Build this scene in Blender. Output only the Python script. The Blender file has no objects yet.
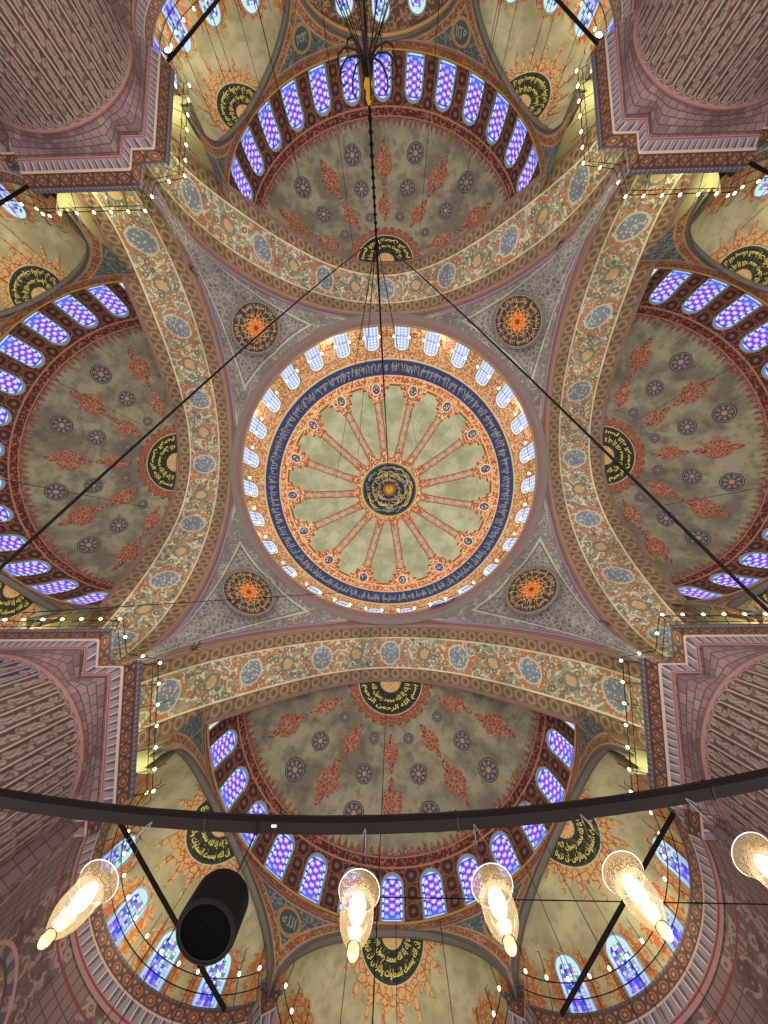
import bpy, math, random
import numpy as np
from math import sin, cos, pi, radians, sqrt, atan2, degrees
random.seed(7)
scn = bpy.context.scene
COL = scn.collection
ZS = 1.6            # every height below is measured from eye level; the floor lies 1.6 m lower

# ------------------------------------------------------------------ shader expression helper
class NT:
    def __init__(s, name):
        s.m = bpy.data.materials.new(name); s.m.use_nodes = True
        s.t = s.m.node_tree; s.t.nodes.clear()
        s.out = s.t.nodes.new('ShaderNodeOutputMaterial')
    def n(s, ty, **kw):
        o = s.t.nodes.new(ty)
        for k, v in kw.items(): setattr(o, k, v)
        return o
    def link(s, a, b): s.t.links.new(a, b)
    def put(s, sock, v):
        if isinstance(v, E): s.link(v.s, sock)
        elif isinstance(v, tuple): sock.default_value = (*v, 1.0) if len(v) == 3 and sock.type == 'RGBA' else v
        else: sock.default_value = v
    def math(s, op, *a, clamp=False):
        o = s.n('ShaderNodeMath', operation=op, use_clamp=clamp)
        for i, v in enumerate(a): s.put(o.inputs[i], v)
        return E(s, o.outputs[0])
    def coord(s, which='Object'):
        return E(s, s.n('ShaderNodeTexCoord').outputs[which])
    def pos(s): return E(s, s.n('ShaderNodeNewGeometry').outputs['Position'])
    def uv(s):
        o = s.n('ShaderNodeSeparateXYZ'); s.link(s.n('ShaderNodeTexCoord').outputs['UV'], o.inputs[0])
        return E(s, o.outputs[0]), E(s, o.outputs[1])
    def vec(s, x, y, z=0.0):
        o = s.n('ShaderNodeCombineXYZ')
        for i, v in enumerate((x, y, z)): s.put(o.inputs[i], v)
        return E(s, o.outputs[0])
    def vor(s, P, scale, feat='F1', rnd=1.0, dims='3D'):
        o = s.n('ShaderNodeTexVoronoi', feature=feat, voronoi_dimensions=dims)
        s.link(P.s, o.inputs['Vector']); o.inputs['Scale'].default_value = scale; o.inputs['Randomness'].default_value = rnd
        if feat == 'F1':
            c = s.n('ShaderNodeSeparateColor'); s.link(o.outputs['Color'], c.inputs[0])
            return E(s, o.outputs['Distance']), E(s, c.outputs[0]), E(s, c.outputs[1])
        return E(s, o.outputs['Distance'])
    def noise(s, P, scale, detail=2.0, rough=0.5):
        o = s.n('ShaderNodeTexNoise'); s.link(P.s, o.inputs['Vector'])
        o.inputs['Scale'].default_value = scale; o.inputs['Detail'].default_value = detail; o.inputs['Roughness'].default_value = rough
        return E(s, o.outputs[0])
    def mix(s, f, a, b):
        o = s.n('ShaderNodeMix', data_type='RGBA'); s.put(o.inputs[0], f)
        s.put(o.inputs[6], a); s.put(o.inputs[7], b)
        return E(s, o.outputs[2])
    def lt(s, a, b, w=0.03):      # soft step: 1 where a < b
        o = s.n('ShaderNodeMapRange', interpolation_type='SMOOTHSTEP')
        s.put(o.inputs[0], (a - b) if isinstance(b, E) or isinstance(a, E) else a)
        o.inputs[1].default_value = -w; o.inputs[2].default_value = w
        o.inputs[3].default_value = 1.0; o.inputs[4].default_value = 0.0
        return E(s, o.outputs[0])
    def band(s, a, lo, hi, w=0.02): return s.lt(a, hi, w) * (1.0 - s.lt(a, lo, w))
    def sur(s, col, rough=0.75, metal=0.0, emit=None, es=0.0, bump=None, bd=0.02, spec=0.25):
        p = s.n('ShaderNodeBsdfPrincipled')
        s.put(p.inputs['Base Color'], col); p.inputs['Roughness'].default_value = rough; p.inputs['Metallic'].default_value = metal
        p.inputs['Specular IOR Level'].default_value = spec
        if emit is not None: s.put(p.inputs['Emission Color'], emit); s.put(p.inputs['Emission Strength'], es)
        if bump is not None:
            b = s.n('ShaderNodeBump'); b.inputs['Strength'].default_value = 0.6; b.inputs['Distance'].default_value = bd
            s.put(b.inputs['Height'], bump); s.link(b.outputs[0], p.inputs['Normal'])
        s.link(p.outputs[0], s.out.inputs[0]); return s.m
class E:
    def __init__(s, t, sock): s.t, s.s = t, sock
    def __add__(a, b): return a.t.math('ADD', a, b)
    __radd__ = __add__
    def __sub__(a, b): return a.t.math('SUBTRACT', a, b)
    def __rsub__(a, b): return a.t.math('SUBTRACT', b, a)
    def __mul__(a, b): return a.t.math('MULTIPLY', a, b)
    __rmul__ = __mul__
    def __truediv__(a, b): return a.t.math('DIVIDE', a, b)
    def fr(a): return a.t.math('FRACT', a)
    def fl(a): return a.t.math('FLOOR', a)
    def ab(a): return a.t.math('ABSOLUTE', a)
    def sin(a): return a.t.math('SINE', a)
    def sq(a): return a.t.math('SQRT', a)
    def mn(a, b): return a.t.math('MINIMUM', a, b)
    def mx(a, b): return a.t.math('MAXIMUM', a, b)
    def pp(a, p): return ((a / p).fr() - 0.5) * p       # centred repeat of period p
def hyp(a, b): return (a * a + b * b).sq()
def S(r, g, b):            # 0-255 display colour -> linear
    f = lambda c: (c / 255 / 12.92) if c / 255 <= 0.04045 else ((c / 255 + 0.055) / 1.055) ** 2.4
    return (f(r), f(g), f(b))

def arabesque(t, P, sc, ground, c1, c2, line, pale=None, amount=0.42, vine=0.028):
    """painted scrollwork: flowers on winding stems"""
    d, r, g = t.vor(P, sc)
    n = t.noise(P, sc * 0.9, 1.0)
    c = t.mix(t.noise(P, 0.5, 3.0) * 0.5, ground, tuple(x * 0.6 for x in ground))
    c = t.mix(t.lt((n - 0.5).ab(), vine, 0.012), c, line)
    n2 = t.noise(P, sc * 2.1, 0.0)
    c = t.mix(t.lt((n2 - 0.52).ab(), vine * 1.1, 0.012) * 0.7, c, c2)
    fl = t.mix(t.lt(r, 0.5), c1, c2)
    c = t.mix(t.lt(d, amount, 0.05), c, fl)
    c = t.mix(t.lt(d, amount * 0.45, 0.04), c, pale or line)
    c = t.mix(t.lt(d, amount * 0.2, 0.04), c, c1)
    return c
def grime(t, c, P, lo=0.65, sc=0.35):
    return t.mix(t.lt(t.noise(P, sc, 4.0, 0.6), 0.47, 0.12) * (1 - lo), c, S(45, 40, 36))

# ------------------------------------------------------------------ materials
MAT = {}
def plain(name, col, rough=0.6, metal=0.0, emit=None, es=0.0, var=0.25, spec=0.25):
    t = NT(name); P = t.coord()
    c = t.mix(t.noise(P, 6.0, 3.0) * var * 2, col, tuple(x * 0.55 for x in col))
    MAT[name] = t.sur(c, rough, metal, emit, es, spec=spec); return MAT[name]

def m_half_dome():
    t = NT('half_dome_paint'); P = t.pos(); u, v = t.uv()      # u: window units, v: metres up from the sill
    stone = t.mix(t.lt(t.noise(P, 0.45, 5.0, 0.6), 0.5, 0.12), S(150, 143, 116), S(112, 103, 88))
    stone = t.mix(t.lt(t.noise(P, 1.6, 4.0, 0.6), 0.42, 0.1) * 0.5, stone, S(88, 78, 68))
    stone = t.mix(t.lt((u * 1.7).pp(1.0).ab(), 0.012, 0.012) * 0.4, stone, S(80, 72, 62))
    red = arabesque(t, P, 3.2, S(92, 42, 36), S(140, 78, 60), S(68, 48, 50), S(158, 104, 82), S(150, 120, 104), 0.34, 0.03)
    # dark oval cartouches between the windows
    du = (u + 0.5).pp(1.0)
    q = hyp(du * 2.2, (v - 1.2).pp(0.95) * 0.95)
    inwin = t.lt(v, 2.95, 0.02)
    red = t.mix(t.lt(q, 0.36, 0.02) * inwin, red, S(66, 44, 46))
    red = t.mix(t.band(q, 0.36, 0.44) * inwin, red, S(126, 80, 64))
    red = t.mix(t.lt(q, 0.13, 0.03) * inwin, red, S(128, 92, 78))
    dw = (u + 0.0).pp(1.0).ab()                                # ogee halo over each window
    red = t.mix(t.band(dw * 2.2, 0.75, 0.84) * t.band(v, 0.25, 2.5), red, S(128, 82, 64))
    # arch border above the windows
    red = t.mix(t.band(v, 2.98, 3.08), red, S(170, 120, 96))
    red = t.mix(t.band(v, 3.5, 3.58), red, S(158, 112, 92))
    red = t.mix(t.band(v, 0.0, 0.12), red, S(170, 130, 100))
    # flame-tipped fringe
    k = (u * 5.0).pp(1.0).ab() * 2.0
    edge = 3.62 + (1.0 - k) * 0.46 + (t.noise(P, 4.0) - 0.5) * 0.4
    f = t.lt(v, edge, 0.10)
    tip = t.mix(t.lt(t.vor(P, 5.0)[0], 0.36, 0.06), S(124, 74, 62), S(156, 118, 100))
    tip = t.mix(t.lt((v - edge).ab(), 0.06, 0.03), tip, S(112, 58, 48))
    redz = t.mix(t.lt(v, 3.62, 0.02), tip, red)
    c = t.mix(f, stone, redz)
    MAT['half_dome_paint'] = t.sur(c, 0.8)
m_half_dome()

def m_dome():
    t = NT('main_dome_paint'); P = t.pos(); u, v = t.uv()     # u: spoke units (16), v: plan radius in metres
    pan = t.mix(t.lt(t.noise(P, 0.5, 5.0, 0.6), 0.5, 0.15), S(176, 180, 150), S(146, 150, 122))
    pan = t.mix(t.lt(t.noise(P, 1.3, 3.0), 0.4, 0.1) * 0.4, pan, S(128, 134, 98))
    pan = t.mix(t.lt((u * 6.0).pp(1.0).ab(), 0.02, 0.03) * 0.35, pan, S(110, 116, 90))
    orn = arabesque(t, P, 3.0, S(186, 108, 66), S(214, 180, 136), S(148, 66, 46), S(224, 196, 156), S(74, 78, 104), 0.34, 0.055)
    tan = arabesque(t, P, 3.4, S(176, 140, 112), S(150, 84, 66), S(120, 98, 92), S(206, 178, 146), S(205, 176, 140), 0.36, 0.03)
    du = u.pp(1.0); W = du.ab() * v * (2 * pi / 16)           # metres from the spoke axis
    c = pan
    # stepped orange border of the panels
    k = du.ab() * 2.0
    edge = 10.0 - t.lt(k, 0.70, 0.02) * 0.25 - t.lt(k, 0.50, 0.02) * 0.6 - t.lt(k, 0.30, 0.02) * 0.55
    o1 = 1.0 - t.lt(v, edge, 0.03)
    c = t.mix(o1, c, orn)
    c = t.mix(t.lt((v - edge).ab(), 0.07, 0.03), c, S(128, 64, 46))
    inn = 3.45 + (1.0 - k) * (1.0 - k) * 1.1
    # spokes
    sp = t.lt(W, 0.38 + t.lt(v, 4.6, 0.4) * 0.14, 0.02) * t.lt(v, 9.7, 0.02)
    c = t.mix(sp * t.lt(v, edge, 0.03), c, tan)
    c = t.mix(t.band(W, 0.30, 0.38) * t.lt(v, edge, 0.03), c, S(128, 76, 62))
    c = t.mix(t.lt(W, 0.10 + (v * 7.0).sin() * 0.07, 0.03) * t.lt(v, edge, 0.02), c, S(188, 156, 132))
    c = t.mix(t.lt(v, inn, 0.03), c, orn)
    c = t.mix(t.lt((v - inn).ab(), 0.06, 0.03), c, S(140, 80, 60))
    # small blue roundels where spokes meet the border
    q = hyp(W, v - 9.70)
    c = t.mix(t.lt(q, 0.46, 0.03), c, S(236, 208, 160))
    c = t.mix(t.lt(q, 0.38, 0.03), c, S(62, 76, 118))
    c = t.mix(t.lt(q, 0.26, 0.03) * t.lt(t.vor(P, 7.0)[0], 0.36, 0.05), c, S(228, 230, 220))
    # plain rings and the blue inscription ground
    c = t.mix(t.band(v, 10.08, 10.2, 0.03), c, S(206, 170, 110))
    c = t.mix(t.band(v, 10.2, 10.66, 0.03), c, orn)
    c = t.mix(t.band(v, 10.62, 10.76, 0.03), c, S(214, 178, 118))
    blue = t.mix(t.noise(P, 2.5, 3.0), S(28, 44, 92), S(52, 74, 122))
    c = t.mix(t.band(v, 10.70, 11.60, 0.02), c, blue)
    c = t.mix(t.band(v, 11.58, 11.66, 0.02), c, S(206, 186, 130))
    c = t.mix(1.0 - t.lt(v, 11.66, 0.02), c, arabesque(t, P, 3.4, S(190, 128, 80), S(212, 180, 138), S(142, 88, 64), S(224, 198, 158), S(120, 110, 120), 0.34, 0.05))
    # centre
    c = t.mix(t.lt(v, 3.12, 0.02), c, S(196, 168, 110))
    c = t.mix(t.lt(v, 2.98, 0.02), c, S(88, 100, 84))
    c = t.mix(t.lt(v, 2.84, 0.02), c, S(34, 44, 62))
    MAT['main_dome_paint'] = t.sur(c, 0.8, emit=c, es=0.10)  # faint emission in the paint's own colour brightens the dome beyond its lamps
m_dome()

def m_tymp():
    t = NT('tympanum_paint'); P = t.pos(); u, v = t.uv()
    c = arabesque(t, P, 3.0, S(112, 78, 62), S(160, 116, 82), S(84, 78, 78), S(176, 140, 108), S(168, 140, 104), 0.36, 0.04)
    MAT['tympanum_paint'] = t.sur(c, 0.8)
m_tymp()
def ringrow(t, c, along, v, lo, hi, ground, ring, dot, per):
    """a border strip of linked rings"""
    mid, half = (lo + hi) / 2, (hi - lo) / 2
    b = t.band(v, lo, hi, 0.015)
    c = t.mix(b, c, ground)
    q = hyp(along.pp(per), v - mid)
    c = t.mix(t.band(q, half * 0.60, half * 0.82, 0.03) * b, c, ring)
    c = t.mix(t.lt(q, half * 0.32, 0.03) * b, c, dot)
    q2 = hyp((along + per / 2).pp(per), (v - mid) .ab() - half * 0.7)
    c = t.mix(t.lt(q2, half * 0.26, 0.02) * b, c, dot)
    return c
def m_soffit():
    t = NT('arch_soffit_paint'); P = t.pos(); u, v = t.uv()   # u: metres from the crown, v: metres across
    g = arabesque(t, P, 2.4, S(158, 150, 126), S(170, 106, 70), S(104, 104, 92), S(206, 196, 166), S(190, 172, 140), 0.44, 0.045)
    g = arabesque_over = t.mix(t.lt(t.vor(P, 5.2)[0], 0.22, 0.05) * 0.6, g, S(112, 92, 70))
    w = t.noise(P, 1.2, 2.0)
    ww = t.n('ShaderNodeUVMap'); ww.uv_map = 'Edge'; wx = t.n('ShaderNodeSeparateXYZ'); t.link(ww.outputs[0], wx.inputs[0]); ww = E(t, wx.outputs[0])
    q = hyp((u + 2.5).pp(5.0) * 1.12, (v - 1.88) * ww) + (w - 0.5) * 0.12
    c = g
    c = t.mix(t.band(q, 0.92, 1.2, 0.05) * t.lt(t.vor(P, 4.6)[0], 0.50, 0.08), c, S(180, 106, 66))
    c = t.mix(t.lt(q, 0.84, 0.05), c, S(190, 184, 164))
    bl = t.mix(t.lt(t.vor(P, 5.5)[0], 0.36, 0.08), S(118, 124, 134), S(176, 178, 172))
    c = t.mix(t.lt(q, 0.74, 0.05), c, bl)
    q = hyp(u.pp(5.0), (v - 1.88) * ww)
    c = t.mix(t.band(q, 0.36, 0.50, 0.05), c, S(110, 112, 98))
    c = t.mix(t.lt(q, 0.30, 0.05), c, S(186, 150, 104))
    gr = S(120, 95, 76)
    c = ringrow(t, c, u, v, 0.12, 0.78, gr, S(158, 130, 100), S(96, 80, 68), 0.72)
    c = t.mix(t.band(v, 0.78, 0.87), c, S(198, 184, 152))
    c = t.mix(t.band(v, -0.1, 0.12), c, S(150, 108, 96))
    c = t.mix(t.band(v, 2.86, 2.96), c, S(210, 196, 164))
    c = ringrow(t, c, u, v, 2.96, 3.62, gr, S(158, 130, 100), S(96, 80, 66), 0.72)
    c = t.mix(t.band(v, 3.62, 3.9), c, S(126, 106, 84))
    c = grime(t, c, P, 0.72)
    MAT['arch_soffit_paint'] = t.sur(c, 0.8)
m_soffit()

def m_pendentive():
    t = NT('pendentive_paint'); P = t.pos(); a, b = t.uv()    # a: metres below the dome ring, b: metres above the arch edge
    out = arabesque(t, P, 2.3, S(134, 126, 120), S(124, 104, 98), S(112, 114, 112), S(162, 154, 140), S(156, 144, 126), 0.40, 0.04)
    d, r, g = t.vor(P, 3.1, rnd=0.8); e = t.vor(P, 3.1, 'DISTANCE_TO_EDGE', rnd=0.8)
    hon = t.mix(t.lt(e, 0.07, 0.03), S(128, 120, 120), S(160, 154, 150))
    hon = t.mix(t.lt(d, 0.28, 0.05), hon, t.mix(t.lt(r, 0.5), S(96, 82, 84), S(112, 106, 84)))
    hon = t.mix(t.lt(d, 0.11, 0.05), hon, S(170, 158, 140))
    m = (a - 0.95).mn((b - 1.25) * 1.0)
    c = t.mix(t.lt(m, 0.0, 0.02), hon, out)
    c = t.mix(t.lt((m - 0.0).ab(), 0.06, 0.025), c, S(186, 180, 160))
    c = t.mix(t.lt((m - 0.18).ab(), 0.04, 0.02), c, S(104, 92, 90))
    c = t.mix(t.lt(b, 0.32, 0.02), c, S(122, 96, 92))
    c = t.mix(t.lt((b - 0.36).ab(), 0.05, 0.02), c, S(172, 160, 140))
    c = t.mix(t.lt(a, 0.30, 0.02), c, S(124, 104, 98))
    c = grime(t, c, P, 0.72)
    MAT['pendentive_paint'] = t.sur(c, 0.8)
m_pendentive()

def m_spandrel():
    t = NT('spandrel_paint'); P = t.pos(); u, v = t.uv()      # u: metres round, v: metres above the exedra arch edge (negative = behind)
    blue = arabesque(t, P, 3.6, S(92, 104, 112), S(130, 136, 132), S(74, 84, 92), S(150, 152, 140), S(160, 150, 120), 0.32, 0.03)
    red = arabesque(t, P, 4.0, S(150, 88, 60), S(110, 92, 80), S(176, 128, 88), S(196, 150, 108), S(196, 164, 120), 0.32, 0.03)
    c = t.mix(t.lt(v, 0.62, 0.02), blue, red)
    c = t.mix(t.lt((v - 0.64).ab(), 0.04, 0.02), c, S(184, 158, 120))
    c = t.mix(t.lt(v, 0.22, 0.02), c, S(112, 100, 92))
    c = t.mix(t.lt((v - 0.24).ab(), 0.04, 0.02), c, S(172, 152, 124))
    z = u * 0 + 1.0
    sp = t.n('ShaderNodeSeparateXYZ'); t.link(P.s, sp.inputs[0]); zz = E(t, sp.outputs[2])
    c = t.mix(1.0 - t.lt(zz, 21.35 + ZS, 0.02), c, red)
    c = t.mix(t.lt((zz - (21.36 + ZS)).ab(), 0.05, 0.02), c, S(178, 150, 118))
    MAT['spandrel_paint'] = t.sur(grime(t, c, P, 0.75), 0.8)
m_spandrel()

def m_exedra():
    t = NT('exedra_paint'); P = t.pos(); u, v = t.uv()        # u: window units, v: metres up the wall
    st = t.mix(t.lt(t.noise(P, 0.5, 5.0, 0.6), 0.52, 0.15), S(178, 170, 134), S(148, 140, 108))
    st = t.mix(t.lt(t.noise(P, 2.0, 3.0, 0.6), 0.4, 0.1) * 0.3, st, S(122, 112, 84))
    st = t.mix(t.lt((u * 2.0).pp(1.0).ab(), 0.012, 0.012) * 0.3, st, S(110, 100, 74))
    du = u.pp(1.0) * 1.72
    orn = arabesque(t, P, 3.6, S(184, 160, 112), S(172, 98, 60), S(150, 116, 76), S(166, 92, 60), S(196, 170, 120), 0.36, 0.05)
    # fringed halo round each window
    q = hyp(du, (v - 1.55).mx(0.0) * 0.9)
    edge = 0.74 + ((t.math('ARCTAN2', du, (v - 1.55).mx(0.02)) * 12.0).sin() * 0.08) + ((v * 14.0).sin() * 0.04)
    f = t.lt(q, edge, 0.03) * t.lt(v, 3.0, 0.02)
    c = t.mix(f, st, orn)
    c = t.mix(t.lt((q - 0.52).ab(), 0.035, 0.02) * t.lt(v, 2.6, 0.02), c, S(186, 96, 54))
    c = t.mix(t.lt(v, 0.28, 0.02), c, orn)
    MAT['exedra_paint'] = t.sur(c, 0.8)
m_exedra()

def m_flutes(name, blue=False):
    t = NT(name); P = t.coord(); u, v = t.uv()               # u: flute index, v: metres below the flute tops
    x = (u.fr() - 0.5) * 0.46
    y = (0.27 - v).mx(0.0)
    q = hyp(x, y)
    c = t.mix(t.noise(P, 1.5, 3.0), S(134, 110, 112), S(100, 80, 82))
    c = t.mix(t.lt((q - 0.215).ab(), 0.016, 0.008), c, S(168, 138, 134))
    c = t.mix(t.lt((q - 0.185).ab(), 0.016, 0.008), c, S(96, 68, 66))
    g = t.mix(t.noise(P, 2.0, 2.0), S(74, 56, 56), S(94, 72, 68))
    leaf = S(140, 124, 114); leaf2 = S(106, 84, 76)
    if blue:
        sel = t.band(u, 23.0, 26.0, 0.001)
        g = t.mix(sel, g, S(42, 50, 96)); 
    inn = t.lt(q, 0.172, 0.008) * (1.0 - t.lt(v, 0.06, 0.01))
    c = t.mix(inn, c, g)
    w = x + (v * 7.4 + u.fl() * 2.1).sin() * 0.075
    c = t.mix(t.lt(w.ab(), 0.022, 0.012) * inn, c, leaf2)
    ph0 = v * 7.4 / (2 * pi) + u.fl() * 2.1 / (2 * pi)
    for ph, sx in ((0.25, 0.05), (0.75, -0.05)):
        py = (ph0 + ph).pp(1.0) * 0.85
        wob = (py * 9.0 + sx * 20).sin() * 0.045
        qq = hyp((x - sx + wob) * 2.6, py)
        c = t.mix(t.lt(qq, 0.27, 0.04) * inn, c, leaf)
        c = t.mix(t.lt(((x - sx + wob) * 1.0 - py * 0.12).ab(), 0.012, 0.008) * t.lt(qq, 0.2, 0.03) * inn, c, S(84, 62, 58))
    c = t.mix(t.lt(t.noise(P, 7.0, 1.0), 0.40, 0.05) * inn * 0.6, c, S(62, 46, 46))
    c = t.mix(t.lt(v, 0.035, 0.01), c, S(156, 128, 124))
    MAT[name] = t.sur(c, 0.65, bump=inn, bd=0.03)
m_flutes('flute_paint'); m_flutes('flute_paint_blue', True)

def m_brick():
    t = NT('painted_courses'); P = t.pos(); u, v = t.uv()    # metres
    row = v / 0.27
    uu = u / 0.46 + (row.fl() * 0.5).fr() 
    jx = uu.pp(1.0).ab(); jy = row.pp(1.0).ab()
    r = t.vor(t.vec(uu.fl(), row.fl(), 0.0), 1.0)[1]
    c = t.mix(r, S(108, 84, 88), S(144, 120, 120))
    c = t.mix(t.noise(P, 3.0, 3.0) * 0.6, c, S(120, 92, 92))
    c = t.mix(1.0 - t.lt(jx, 0.455, 0.02), c, S(82, 60, 62))
    c = t.mix(1.0 - t.lt(jy, 0.42, 0.03), c, S(86, 64, 66))
    MAT['painted_courses'] = t.sur(c, 0.75)
m_brick()
def m_cornice():
    t = NT('cornice_paint'); P = t.pos(); u, v = t.uv()      # u metres along, v 0..4 row index
    c = t.mix(t.noise(P, 3.0, 2.0) , S(98, 64, 50), S(72, 50, 46))
    q = hyp(u.pp(0.62), (v - 2.5) * 0.62)
    c = t.mix(t.band(q, 0.13, 0.19, 0.015), c, S(134, 92, 70))
    c = t.mix(t.lt(q, 0.07, 0.015), c, S(164, 112, 84))
    q2 = hyp((u + 0.31).pp(0.62), (v - 2.5).ab() * 0.62 - 0.16)
    c = t.mix(t.lt(q2, 0.06, 0.015), c, S(120, 118, 124))
    n = t.mix(t.lt(((u / 0.36).pp(1.0)).ab() * 1.0 + (v - 1.5) * 0.25, 0.26, 0.03), S(88, 78, 92), S(134, 120, 126))
    n = t.mix(t.lt(((u / 0.36).pp(1.0) - 0.35).ab(), 0.07, 0.03), n, S(186, 172, 166))
    c = t.mix(t.lt(v, 1.98, 0.01), c, n)
    c = t.mix(t.lt((v - 2.0).ab(), 0.07, 0.02), c, S(176, 150, 134))
    c = t.mix(t.lt(v, 1.0, 0.01), c, S(150, 112, 110))
    c = t.mix(t.lt((v - 0.72).ab(), 0.14, 0.02), c, S(122, 58, 62))
    up = t.mix(t.lt((u / 0.2).pp(1.0).ab(), 0.22, 0.06), S(76, 74, 88), S(104, 100, 112))
    c = t.mix(1.0 - t.lt(v, 3.02, 0.01), c, up)
    MAT['cornice_paint'] = t.sur(c, 0.7)
m_cornice()
def m_lowwall():
    t = NT('tiled_wall_paint'); P = t.pos(); u, v = t.uv()
    b = arabesque(t, P, 1.9, S(112, 88, 88), S(144, 122, 116), S(88, 66, 66), S(146, 120, 114), S(96, 72, 72), 0.40, 0.045)
    row = v / 0.5; uu = u / 0.34
    br = t.mix(1.0 - t.lt(uu.pp(1.0).ab(), 0.44, 0.03), S(122, 98, 98), S(80, 58, 60))
    br = t.mix(1.0 - t.lt(row.pp(1.0).ab(), 0.46, 0.02), br, S(90, 66, 66))
    k = t.lt((u.pp(4.6)).ab(), 1.55, 0.02)
    c = t.mix(k, br, b)
    q = hyp(u.pp(4.6), (3.2 - v).mn(0.0) * 0 + (3.6 - v).mx(0.0))
    c = t.mix(t.band(q, 1.5, 1.62) , c, S(170, 132, 124))
    c = t.mix(t.band(q, 1.15, 1.24), c, S(84, 62, 66))
    for i in range(10):
        pass
    rad = t.math('ARCTAN2', u.pp(4.6), (3.6 - v).mx(0.01)) * 14.0
    c = t.mix(t.band(q, 1.24, 1.5) * t.lt(rad.sin(), 0.0, 0.2), c, S(92, 78, 86))
    c = t.mix(t.lt(q, 1.12, 0.02), c, arabesque(t, P, 4.0, S(140, 104, 76), S(112, 78, 66), S(96, 84, 84), S(186, 150, 112)))
    c = t.mix(t.lt((v - 0.55).ab(), 0.05, 0.02), c, S(122, 60, 62))
    MAT['tiled_wall_paint'] = t.sur(c, 0.75)
m_lowwall()

def m_pane(name, kind):
    t = NT(name); u, v = t.uv()                              # metres; u centred, v from sill.  a third coordinate is baked: edge distance in 2nd UV
    o = t.n('ShaderNodeUVMap'); o.uv_map = 'Edge'
    sx = t.n('ShaderNodeSeparateXYZ'); t.link(o.outputs[0], sx.inputs[0]); e = E(t, sx.outputs[0])
    if kind == 'blue':
        # hexagonal stained glass: pale stars, violet ground, pink and blue dots
        q1 = hyp(u.pp(0.62), (v - 0.1).pp(0.42)); q2 = hyp((u + 0.31).pp(0.62), (v + 0.11).pp(0.42))
        q = q1.mn(q2)
        c = t.mix(t.lt(q, 0.17, 0.03), S(70, 40, 225), S(150, 130, 255))
        c = t.mix(t.lt(q, 0.105, 0.03), c, S(236, 220, 255))
        qa = hyp((u + 0.155).pp(0.31), (v + 0.0).pp(0.42))
        c = t.mix(t.lt(qa, 0.055, 0.02), c, S(255, 60, 120))
        c = t.mix(t.lt(v, 0.55, 0.1) * 0.55, c, S(20, 120, 255))
        bc = t.mix(t.lt((v.pp(0.42)).ab(), 0.07, 0.03), S(190, 232, 255), S(60, 50, 230))
        c = t.mix(t.lt(e, 0.17, 0.02), c, bc)
        c = t.mix(t.lt((e - 0.17).ab(), 0.014, 0.01), c, S(60, 70, 130))
        c = t.mix(t.lt(e, 0.045, 0.01), c, S(120, 130, 170)); st = 1.05
    elif kind == 'pale':
        lat = t.lt(u.pp(0.30).ab(), 0.045, 0.02).mx(t.lt(v.pp(0.36).ab(), 0.045, 0.02))
        c = t.mix(t.noise(t.coord(), 3.0), S(246, 250, 255), S(212, 226, 255))
        c = t.mix(lat * 0.75, c, S(120, 140, 225))
        c = t.mix(t.lt(e, 0.10, 0.02), c, S(236, 240, 232))
        c = t.mix(t.lt((e - 0.12).ab(), 0.02, 0.01) * 0.7, c, S(120, 136, 190)); st = 1.05
    else:
        d, r, g = t.vor(t.vec(u, v, 0.0), 7.5, rnd=0.3)
        ed = t.vor(t.vec(u, v, 0.0), 7.5, 'DISTANCE_TO_EDGE', rnd=0.3)
        c = t.mix(t.lt(r, 0.42), S(226, 240, 255), S(50, 70, 245))
        c = t.mix(t.lt(g, 0.16), c, S(200, 110, 255)); c = t.mix(t.lt((g - 0.9).ab(), 0.05), c, S(40, 200, 120))
        c = t.mix(t.lt(ed, 0.05, 0.02), c, S(70, 90, 150))
        c = t.mix(t.lt(e, 0.13, 0.02), c, S(208, 240, 255))
        c = t.mix(t.lt(v, 0.8, 0.5) * 0.35, c, S(70, 100, 255)); st = 0.95
    MAT[name] = t.sur(S(20, 20, 30), 0.4, emit=c, es=st)
m_pane('stained_glass', 'blue'); m_pane('lattice_glass', 'pale'); m_pane('patterned_glass', 'mix')

def m_orn(name, ground, c1, c2, edge, ec, sc=9.0):
    t = NT(name); P = t.coord(); u, v = t.uv()
    q = hyp(u, v)
    d, r, g = t.vor(P, sc)
    e = t.vor(P, sc * 0.75, 'DISTANCE_TO_EDGE')
    c = t.mix(t.lt(d, 0.25, 0.06), ground, c1)
    c = t.mix(t.lt(e, 0.06, 0.03), c, c2)
    c = t.mix(1.0 - t.lt(q, edge, 0.02), c, ec)
    MAT[name] = t.sur(c, 0.8)
m_orn('red_ornament', S(138, 78, 60), S(108, 54, 42), S(170, 128, 104), 0.90, S(108, 56, 46), 5.5)
m_orn('orange_fringe', S(188, 154, 104), S(172, 96, 58), S(158, 82, 48), 0.97, S(150, 74, 42), 4.5)
m_orn('red_fringe', S(150, 92, 70), S(172, 128, 100), S(112, 56, 44), 0.97, S(120, 62, 50), 5.0)
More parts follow.
